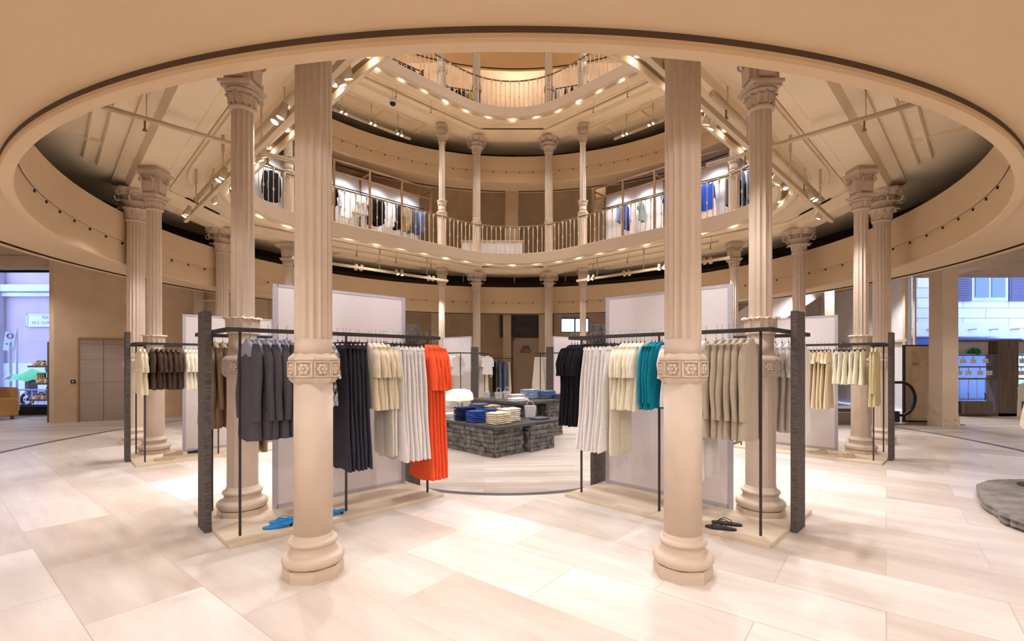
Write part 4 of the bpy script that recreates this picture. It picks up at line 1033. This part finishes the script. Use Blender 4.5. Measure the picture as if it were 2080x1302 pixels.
for (px, py, rz, lb) in ((335, 936, 3.7, 'left'), (352, 926, 3.6, 'right')):
    x, y = at(px, py, zp); ballet(x, y, zp, rz, 'pale pointed shoe on the far left plinth, %s one' % lb)
for (px, py, rz, lb) in ((400, 921, 3.8, 'black'),):
    x, y = at(px, py, zp); ballet(x, y, zp, rz, 'dark flat shoe partly behind the left rack post', 'black')
for (px, py, rz, lb) in ((1662, 922, 2.75, 'left'), (1717, 930, 2.75, 'right')):
    x, y = at(px, py, zp); ballet(x, y, zp, rz, 'pale leather flat on the far right plinth, %s of two' % lb)

# ------------------------------------------------------------------ left window zone: shoe shelves, armchair
SX, SY = -11.6, 11.85
t = thing('shoe_shelf', 'dark timber post with three cantilevered shelves by the left window', 'shelf', (SX, SY, 0))
obj('post', MB().box((.02, 0, 1.0), (.10, .30, 2.0)), 'post', t)
for z in (1.385, .955, .55): obj('shelf_board', MB().box((-.27, 0, z), (.50, .30, .045)), 'wood', t)
SHM = {}
def sneaker_parts():
    if SHM: return SHM
    b = MB(); sole(b, .27, .095, .03); SHM['sole'] = b.mesh('sole', 'white')
    u = MB(); n = 18; vs = []
    for k, (s_, z_) in enumerate(((1, .03), (1.0, .06), (.86, .085), (.62, .11), (.45, .13))):
        for i in range(n):
            a = 2*PI*i/n; vs.append((.13*math.cos(a)*s_-(.0, .0, .012, .035, .055)[k], .044*math.sin(a)*min(1, s_+.12), z_-(.02 if math.cos(a) > .3 and k > 1 else 0)*k*.5))
    u.add(vs, [(k*n+i, k*n+(i+1) % n, (k+1)*n+(i+1) % n, (k+1)*n+i) for k in range(4) for i in range(n)], 0, True); SHM['upper'] = u.mesh('upper', 'shoe')
    l = MB()
    for i in range(4): l.box((.03-.018*i, 0, .085+.008*i), (.006, .05, .006))
    SHM['lace'] = l.mesh('lace', 'black')
    return SHM
for lev, z in (('top', 1.408), ('middle', .978), ('bottom', .573)):
    for i, x in enumerate((-.40, -.24) if lev != 'middle' else (-.30, -.16)):
        t = thing('shoe', 'cream shoe on the %s shelf by the window, %s of the pair' % (lev, ['left', 'right'][i]), 'shoe', (SX+x, SY-.02, z), -PI/2+.5*(i-.5)+.3, 'cream shoes on the window shelves')
        for n_, me in sneaker_parts().items(): link(n_, me, t)
t = thing('standing_shoe_card', 'upright striped sole card leaning on the middle window shelf', 'display card', (SX-.36, SY+.02, .978), .2)
b = MB()
for i in range(4): b.box((-.07+i*.045, 0, .12), (.022, .03, .22))
obj('stripe', b, 'shoe', t); obj('back_plate', MB().box((0, .02, .12), (.19, .01, .24)), 'black', t)
# armchair
t = thing('armchair', 'tan leather armchair cut off by the left edge of the picture', 'armchair', (-13.65, 12.15, 0), -.35)
obj('seat_frame', MB().box((0, 0, .22), (.86, .8, .2)), 'leather', t, bevel=.03); obj('seat_cushion', MB().box((0, -.03, .38), (.58, .72, .16)), 'leather', t, bevel=.05)
for sx in (-1, 1):
    a = MB(); pr = [(-.42, .10), (.42, .10), (.44, .45), (.40, .55), (.1, .58), (-.25, .56), (-.42, .50)]
    n = len(pr); vs = [(sx*.36, y, z) for y, z in pr]+[(sx*.50, y, z) for y, z in pr]; a.add(vs, [tuple(range(n))[::-1], tuple(range(n, 2*n))]+[(i, (i+1) % n, n+(i+1) % n, n+i) for i in range(n)]); obj('armrest', a, 'leather', t, bevel=.03)
obj('backrest', MB().box((0, .40, .52), (.86, .18, .62), 0, 0, .92), 'leather', t, bevel=.05)
for sx in (-1, 1):
    for sy in (-1, 1): obj('leg', MB().box((sx*.38, sy*.34, .055), (.06, .06, .11)), 'wood', t)

# ------------------------------------------------------------------ right side: pillar, board, escalator, window shelving
t = thing('square_pillar', 'plain square tan pillar with bossed base by the right window', 'pillar', (9.88, 10.95, 0))
obj('shaft', MB().box((0, 0, 2.52), (.36, .36, 4.56)), 'wall2', t)
b = MB().box((0, 0, .13), (.40, .40, .26))
for i in (-.11, .11):
    for z in (.07, .19): b.sphere((i, -.2, z), (.04, .02, .04), 10, 6)
obj('base', b, 'wall2', t)
t = thing('directory_board', 'tall tan store directory board in a thin black frame behind the pillar', 'sign', (9.98, 11.7, 0), -.05)
obj('panel', MB().box((0, 0, .96), (.74, .05, 1.86)), 'board', t); obj('frame', MB().box((-.385, 0, .96), (.03, .07, 1.92)).box((.385, 0, .96), (.03, .07, 1.92)).box((0, 0, 1.905), (.8, .07, .03)).box((0, 0, .02), (.8, .09, .06)), 'black', t)
b = MB()
for i, wd in enumerate((.17, .15, .17, .17, .21, .21)): b.box((-.17+wd/2-.04, -.028, 1.74-.048*i), (wd, .004, .009)); 
for i in range(4): b.box((.16, -.028, 1.74-.06*i), (.012, .004, .02))
b.box((-.21+.11, -.028, 1.405), (.22, .004, .009)); b.box((.165, -.028, 1.405), (.02, .004, .02)); obj('faint_lettering', b, 'ink', t)
text('lettering', 'Donna', .062, (-.125, -.03, 1.455), (PI/2, 0, 0), 'ink', t, .003); text('lettering', '0', .055, (.165, -.03, 1.455), (PI/2, 0, 0), 'ink', t, .003)
# escalator landing with looped handrails
t = thing('escalator', 'glass sided escalator landing with black looped handrail', 'escalator', (8.2, 11.5, 0), 0)
for sd, yo in (('near', 0.0), ('far', .95)):
    R = .40; cxx = 1.15; cz = .60
    loop = [(-1.8, yo, cz+R)]+[(cxx+R*.85*math.sin(a), yo, cz+R*math.cos(a)) for a in [PI*i/16 for i in range(17)]]+[(-1.8, yo, cz-R)]
    obj('handrail', MB().tube(loop, .034, 8), 'black', t)
    g = [(x, z) for x, _, z in loop]; n = len(g)
    g = [(-1.8, cz+R-.05)]+[(cxx+(R-.05)*.85*math.sin(a), cz+(R-.05)*math.cos(a)) for a in [PI*i/16 for i in range(17)]]+[(-1.8, cz-R+.05)]; n = len(g)
    mb = MB(); mb.add([(x, yo-.006, z) for x, z in g]+[(x, yo+.006, z) for x, z in g], [tuple(range(n)), tuple(range(n, 2*n))[::-1]]+[(i, n+i, n+(i+1) % n, (i+1) % n) for i in range(n)])
    obj('glass_side', mb, 'glass', t); obj('skirt', MB().box((-.35, yo, .14), (2.5, .12, .26)), 'steel', t); obj('inlet_cap', MB().box((.98, yo, .17), (.14, .16, .26)), 'black', t)
obj('floor_plate', MB().box((.6, .47, .008), (3.6, 1.6, .016)), 'steel', t); obj('step_band', MB().box((-.9, .47, .07), (1.6, .8, .1)), 'iron', t)
t = thing('upper_escalator', 'white clad escalator truss rising to the right behind the far right rack', 'escalator', (7.0, 16.0, 0))
x0, x1 = -.4, 4.4; lo = lambda x: 1.66+.64*x; hi = lambda x: 2.86+.67*x
mb = MB(); mb.add([(x0, 0, lo(x0)), (x1, 0, lo(x1)), (x1, 0, min(hi(x1), 4.78)), (2.87, 0, 4.78), (x0, 0, hi(x0)), (x0, 1.1, lo(x0)), (x1, 1.1, lo(x1)), (x1, 1.1, min(hi(x1), 4.78)), (2.87, 1.1, 4.78), (x0, 1.1, hi(x0))],
  [(0,1,2,3,4), (9,8,7,6,5), (4,3,8,9), (3,2,7,8), (2,1,6,7), (5,0,4,9)])
obj('side_cladding', mb, 'white_wall', t)
mb = MB(); mb.add([(x0, -.02, lo(x0)), (x1, -.02, lo(x1)), (x1, 1.12, lo(x1)), (x0, 1.12, lo(x0)), (x0, -.02, lo(x0)-.03), (x1, -.02, lo(x1)-.03), (x1, 1.12, lo(x1)-.03), (x0, 1.12, lo(x0)-.03)], [(0,1,2,3), (7,6,5,4), (0,4,5,1), (1,5,6,2), (2,6,7,3), (3,7,4,0)])
obj('soffit', mb, 'wall', t); obj('support_leg', MB().box((.3, .55, .9), (.5, .9, 1.8)), 'white_wall', t)
t = thing('column', 'plain fluted far column in front of the rising white escalator', 'column', (10.05, 15.2, 0), 0, 'cast iron columns')
for n_, me, _ in column_set('big'): link(n_, me, t)
# shelving in the right window
SY2 = 13.2
t = thing('window_shelving', 'brown timber shelving wall standing in the right window', 'shelving', (12.2, SY2, 0))
obj('upright_panel', MB().box((1.35, 0, 1.06), (.56, .34, 2.12)), 'wood', t); obj('top_rail', MB().box((.5, 0, 2.09), (1.2, .32, .05)).box((2.7, 0, 2.09), (2.2, .32, .05)), 'wood', t)
obj('plinth_rail', MB().box((1.6, 0, .04), (3.6, .34, .08)), 'wood', t); obj('end_panel', MB().box((-.06, 0, 1.06), (.06, .34, 2.1)), 'wood', t)
obj('bottom_box', MB().box((.42, -.12, .24), (.80, .3, .34)), 'wood', t); obj('bottom_box', MB().box((2.25, -.12, .24), (1.1, .3, .34)), 'wood', t)
obj('light_back', MB().box((.52, .12, 1.89), (1.12, .02, .34)).box((2.6, .12, 1.89), (1.9, .02, .34)), 'white_wall', t)
for z in (1.69, 1.36, 1.03):
    obj('shelf_board', MB().box((.52, 0, z), (1.12, .28, .035)), 'wood', t); obj('shelf_board', MB().box((2.6, 0, z), (1.9, .28, .035)), 'wood', t)
b = MB(); r_ = random.Random(3)
for i in range(26): b.sphere((r_.uniform(-.13, .13), r_.uniform(-.05, .05), r_.uniform(.03, .15)), r_.uniform(.03, .045), 8, 6)
t = thing('green_bag', 'bright green ruffled bag on the upper window shelf', 'bag', (12.78, SY2-.02, 1.707)); obj('body', b, 'leaf', t)
cards = [(12.40, 1.69, 'top row, first'), (12.68, 1.69, 'top row, second'), (13.02, 1.69, 'top row, third'), (12.30, 1.36, 'lower row, first'), (12.55, 1.36, 'lower row, second'), (12.87, 1.36, 'lower row, third'), (13.13, 1.36, 'lower row, fourth'), (14.05, 1.69, 'top row beyond the timber upright'), (14.02, 1.36, 'lower row beyond the timber upright')]
for x, z, lb in cards:
    t = thing('earring_card', 'white earring card hanging in the right window shelves, %s' % lb, 'jewellery', (x, SY2-.06, z-.018), 0, 'earring cards in the right window')
    obj('hook', MB().tube([(0, 0, 0), (0, 0, -.09)], .006, 6), 'black', t); obj('card', MB().box((0, -.005, -.15), (.155, .012, .12)), 'white', t)
    obj('earring', MB().sphere((-.03, -.016, -.155), .014, 8, 6).sphere((.03, -.016, -.155), .014, 8, 6), 'flat', t)
for i, x in enumerate((12.32, 12.56, 12.80, 13.03)):
    t = thing('necklace', 'long hanging %s necklace in the right window' % ['pale beaded', 'gold and brown', 'fine pale linked', 'black and gold'][i], 'jewellery', (x, SY2-.05, 1.012), 0, 'necklaces in the right window')
    b = MB()
    for j in range(26): b.sphere((.008*math.sin(j), 0, -.02-j*.022), .010+(.006 if j > 16 and i in (1, 3) else 0), 6, 4)
    obj('beads', b, ['c_cream', 'c_tanish', 'c_silver', 'black'][i], t)
garment('dress', 'ivory', (13.98, SY2-.15, 1.0), PI/2, 'small ivory dress hanging low beside the timber upright', 'clothes in the right window', 0)
# slate podium with mannequin
pts = [at(1983, 985, .1), at(1992, 1012, .1), at(2040, 1046, .1), at(2105, 1068, .1), (6.6, 4.4), (7.4, 5.2), (6.9, 5.95), at(2080, 974, .1), at(2010, 976, .1)]
r_ = random.Random(5); P = []
for a, b in zip(pts, pts[1:]+pts[:1]):
    for i in range(7): u = i/7; P.append((a[0]+(b[0]-a[0])*u+r_.uniform(-.012, .012), a[1]+(b[1]-a[1])*u+r_.uniform(-.012, .012)))
P = P[::-1] if sum(P[i][0]*P[(i+1) % len(P)][1]-P[(i+1) % len(P)][0]*P[i][1] for i in range(len(P))) < 0 else P
mb = MB(); n = len(P); ccx = sum(p[0] for p in P)/n; ccy = sum(p[1] for p in P)/n; layers = [(.97, 0), (1.0, .03), (.985, .06), (1.005, .085), (.99, .11)]; vs = []
for k, (s_, z_) in enumerate(layers):
    for x, y in P: q = s_+r_.uniform(-.006, .006)*(k < 4); vs.append((ccx+(x-ccx)*q, ccy+(y-ccy)*q, z_+r_.uniform(-.004, .004)*(0 < k < 4)))
mb.add(vs, [(k*n+i, k*n+(i+1) % n, (k+1)*n+(i+1) % n, (k+1)*n+i) for k in range(4) for i in range(n)]+[tuple(range(n))[::-1], tuple(4*n+i for i in range(n))])
tag(obj('stone_podium', mb, 'slab2'), 'rough edged grey slate slab podium on the floor at right', 'podium')
MX, MY = 5.85, 5.15
t = thing('mannequin', 'cream mannequin in a pale coat standing on the slate podium, cut off at right', 'mannequin', (MX, MY, .11), .3)
b = MB()
for sx in (-1, 1):
    b.tube([(sx*.09, .0, .03), (sx*.09, .01, .12), (sx*.085, 0, .48), (sx*.095, 0, .82)], [.04, .04, .055, .085], 12); b.tube([(sx*.09, .04, .03), (sx*.09, -.14, .025)], [.04, .03], 10)
    b.tube([(sx*.17, 0, 1.43), (sx*.24, .02, 1.15), (sx*.26, -.04, .9), (sx*.26, -.06, .74)], [.05, .042, .034, .03], 10)
b.tube([(0, 0, .80), (0, 0, .95), (0, 0, 1.1), (0, 0, 1.3), (0, 0, 1.42), (0, 0, 1.5), (0, 0, 1.58)], [(.16, .11), (.17, .11), (.13, .09), (.17, .10), (.15, .08), (.055, .05), (.05, .05)], 18)
b.sphere((0, -.01, 1.68), (.078, .095, .115), 18, 12); obj('body', b, 'skin', t)
c = shell(MB(), [(1.50, .08, .07, 0), (1.46, .17, .10, .002), (1.38, .215, .13, .004), (1.1, .26, .16, .006), (.80, .33, .2, .010), (.66, .35, .21, .012)], 4, n=14, wav=4); c.xf(Matrix.Rotation(PI/2, 4, 'Z'))
obj('coat', c, 'c_cream', t)
for sx in (-1, 1): s = MB(); s.tube([(sx*.16, 0, 1.42), (sx*.27, .0, 1.2), (sx*.31, -.02, 1.0), (sx*.31, -.04, .84)], [.07, .085, .08, .075], 12); obj('sleeve', s, 'c_cream', t)
obj('skirt', shell(MB(), [(.9, .15, .12, .002), (.45, .2, .16, .01)], 9, n=8, wav=8).xf(Matrix.Rotation(PI/2, 4, 'Z')), 'c_tanish', t)
obj('stand_rod', MB().tube([(0, .18, .012), (0, .18, .9), (0, .08, .95)], .012, 8), 'iron', t); obj('stand_plate', MB().lathe([(.17, .0), (.17, .012), (.02, .014)], 28, c=(0, .12)), 'iron', t)
# ------------------------------------------------------------------ gallery displays
def display(lab, sx, k, m0, e0, e1, n, items):
    z = LV*k+.23; Lr = e1-e0
    p0 = dpt(m0, e0, sx, 1); p1 = dpt(m0, e1, sx, 1); c = ((p0[0]+p1[0])/2, (p0[1]+p1[1])/2)
    a = math.atan2(p1[1]-p0[1], p1[0]-p0[0]); nrm = Vector((c[0]-CX, c[1]-CY)).normalized(); ly = 1 if Vector((-math.sin(a), math.cos(a))).dot(nrm) > 0 else -1
    t = thing('clothing_display', lab, 'display frame', (c[0], c[1], z), a)
    for i in range(n+1):
        x = -Lr/2+Lr*i/n
        obj('post', MB().box((x, 0, 1.25), (.06, .05, 2.5)), 'bronzef', t)
        if i % 2 == 0 or i == n: obj('rear_post', MB().box((x, ly*.62, 1.2), (.05, .05, 2.4)), 'bronzef', t); obj('cross_bar', MB().box((x, ly*.31, 2.38), (.04, .62, .04)), 'bronzef', t)
    for zz in (2.48, 2.12): obj('beam', MB().box((0, 0, zz), (Lr, .04, .04)), 'bronzef', t)
    obj('rear_beam', MB().box((0, ly*.62, 2.38), (Lr, .04, .04)), 'bronzef', t)
    obj('back_panel', MB().box((0, ly*.72, 1.22), (Lr, .03, 2.3)), 'white_wall', t)
    obj('rail', MB().box((0, ly*.38, 1.86), (Lr*.98, .03, .03)), 'black', t)
    w = Matrix.Translation((c[0], c[1], z)) @ Matrix.Rotation(a, 4, 'Z')
    for j in range(n):
        lx = -Lr/2+Lr*(j+.5)/n; lamp('shelf_lamp', (lx, ly*.1, 2.3), 22, aim=(0, ly*.5, -1), angle=120, size=.08, col=(.92, .95, 1), parent=t)
    for x, kind, col, desc, rr in items:
        p = w @ Vector((-Lr/2+Lr*x, ly*.38, 1.88))
        garment(kind, col, p, a+rr, desc, 'clothes in the %s' % lab[:40], int(x*97) % 3, detail=False, thin=1.0)
D1 = []
for i in range(4): D1.append((.30+.02*i, 'shirt', 'black', '%s black coat in the left gallery display' % ORD[i], 0))
for i in range(3): D1.append((.41+.03*i, 'blouse', 'white', '%s white blouse in the left gallery display' % ORD[i], .3))
D1 += [(.50, 'shirt', 'white', 'white shirt facing forward in the left gallery display', PI/2), (.505, 'skirt', 'paleblue', 'pale blue shorts under the white shirt in the left display', PI/2)]
for i in range(4): D1.append((.575+.016*i, 'tee', 'black', '%s black top in the left display middle bay' % ORD[i], 0))
for i in range(5): D1.append((.655+.02*i, 'trousers', ['grey', 'denim', 'slateblue', 'paleblue', 'denim'][i], '%s jeans from the left in the left display middle bay' % ORD[i], .25))
D1 += [(.88, 'jacket', 'black', 'black cropped jacket at the right end of the left gallery display', PI/2), (.882, 'skirt', 'grey', 'grey denim shorts under the black jacket in the gallery', PI/2)]
for i in range(5): D1.append((.04+.05*i, 'jacket', ['slateblue', 'grey', 'tanish', 'black', 'white'][i], '%s garment at the outer end of the left gallery display' % ORD[i], .2))
display('bronze framed clothes display at the left rear of the first gallery', -1, 1, 9.2, 3.2, -2.5, 5, D1)
D2 = [(.96, 'midi', 'check', 'green checked skirt at the inner end of the right gallery display', .2), (.93, 'tee', 'teal2', 'teal top near the inner end of the right display', .1), (.905, 'blouse', 'ivory', 'ivory blouse in the right gallery display', .2)]
for i in range(5): D2.append((.87-.025*i, ['shirt', 'trousers'][i % 2], ['denim', 'slateblue', 'indigo', 'denim', 'grey'][i], '%s denim piece in the right gallery display' % ORD[i], .2))
D2 += [(.66, 'shirt', 'royal', 'royal blue shirt facing forward in the right gallery display', PI/2), (.665, 'midi', 'pink', 'pale pink long skirt under the royal blue shirt', PI/2), (.61, 'shirt', 'royal', 'second royal blue shirt beside the pink skirt', .4), (.60, 'skirt', 'yellow', 'yellow skirt below the blue shirts in the gallery', .6)]
for i in range(3): D2.append((.50-.03*i, 'tee', ['ivory', 'royal', 'blue'][i], '%s top by the large column in the right gallery display' % ORD[i], .1))
for i in range(4): D2.append((.28-.05*i, ['blouse', 'midi', 'shirt', 'skirt'][i], ['check', 'pink', 'blue', 'paleblue'][i], '%s garment at the outer end of the right gallery display' % ORD[i], .2))
display('bronze framed clothes display at the right rear of the first gallery', 1, 1, 9.2, 3.2, -2.5, 5, D2)
for (x, y, a, lb, items) in ((-1.9, 16.6, .3, 'left', ['black', 'black', 'grey', 'yellow', 'white']), (1.9, 16.4, -.3, 'right', ['white', 'black', 'black', 'black', 'teal2']), (-3.6, 15.2, .7, 'far left', ['black', 'black', 'charcoal2'])):
    z = 2*LV+.23; t = thing('clothing_rail', 'low black clothing rail at the %s of the topmost gallery' % lb, 'clothing rail', (x, y, z), a)
    obj('rail', MB().box((0, 0, 1.3), (1.2, .03, .03)), 'iron', t)
    for q_ in (-.58, .58): obj('upright', MB().box((q_, 0, .65), (.025, .3, 1.3)), 'iron', t)
    for i, c in enumerate(items):
        u = (i-len(items)/2+.5)*.22; garment('tee' if i % 2 else 'shirt', c, (x+u*math.cos(a), y+u*math.sin(a), z+1.32), a+.3, '%s garment on the %s rail of the topmost gallery' % (ORD[i], lb), 'clothes on the topmost gallery', i % 3, detail=False)
# gallery back walls features: white sofa block and tan piers
for x, lb in ((-.5, 'left'), (2.9, 'right')):
    t = thing('wall_pier', 'tan square pier on the first gallery behind the balustrade, %s of two' % lb, 'pier', (x+.3, 18.6, LV+.23)); obj('shaft', MB().box((0, 0, 2.25), (.5, .5, 4.4)), 'wall', t); obj('base', MB().box((0, 0, .06), (.56, .56, .12)), 'wall2', t)
t = thing('sales_counter', 'long white counter on the first gallery behind the balustrade', 'counter', (-.9, 17.6, LV+.235)); obj('body', MB().box((0, 0, .45), (2.2, .6, .9)), 'white', t); obj('top', MB().box((0, 0, .92), (2.3, .7, .04)), 'wall2', t)
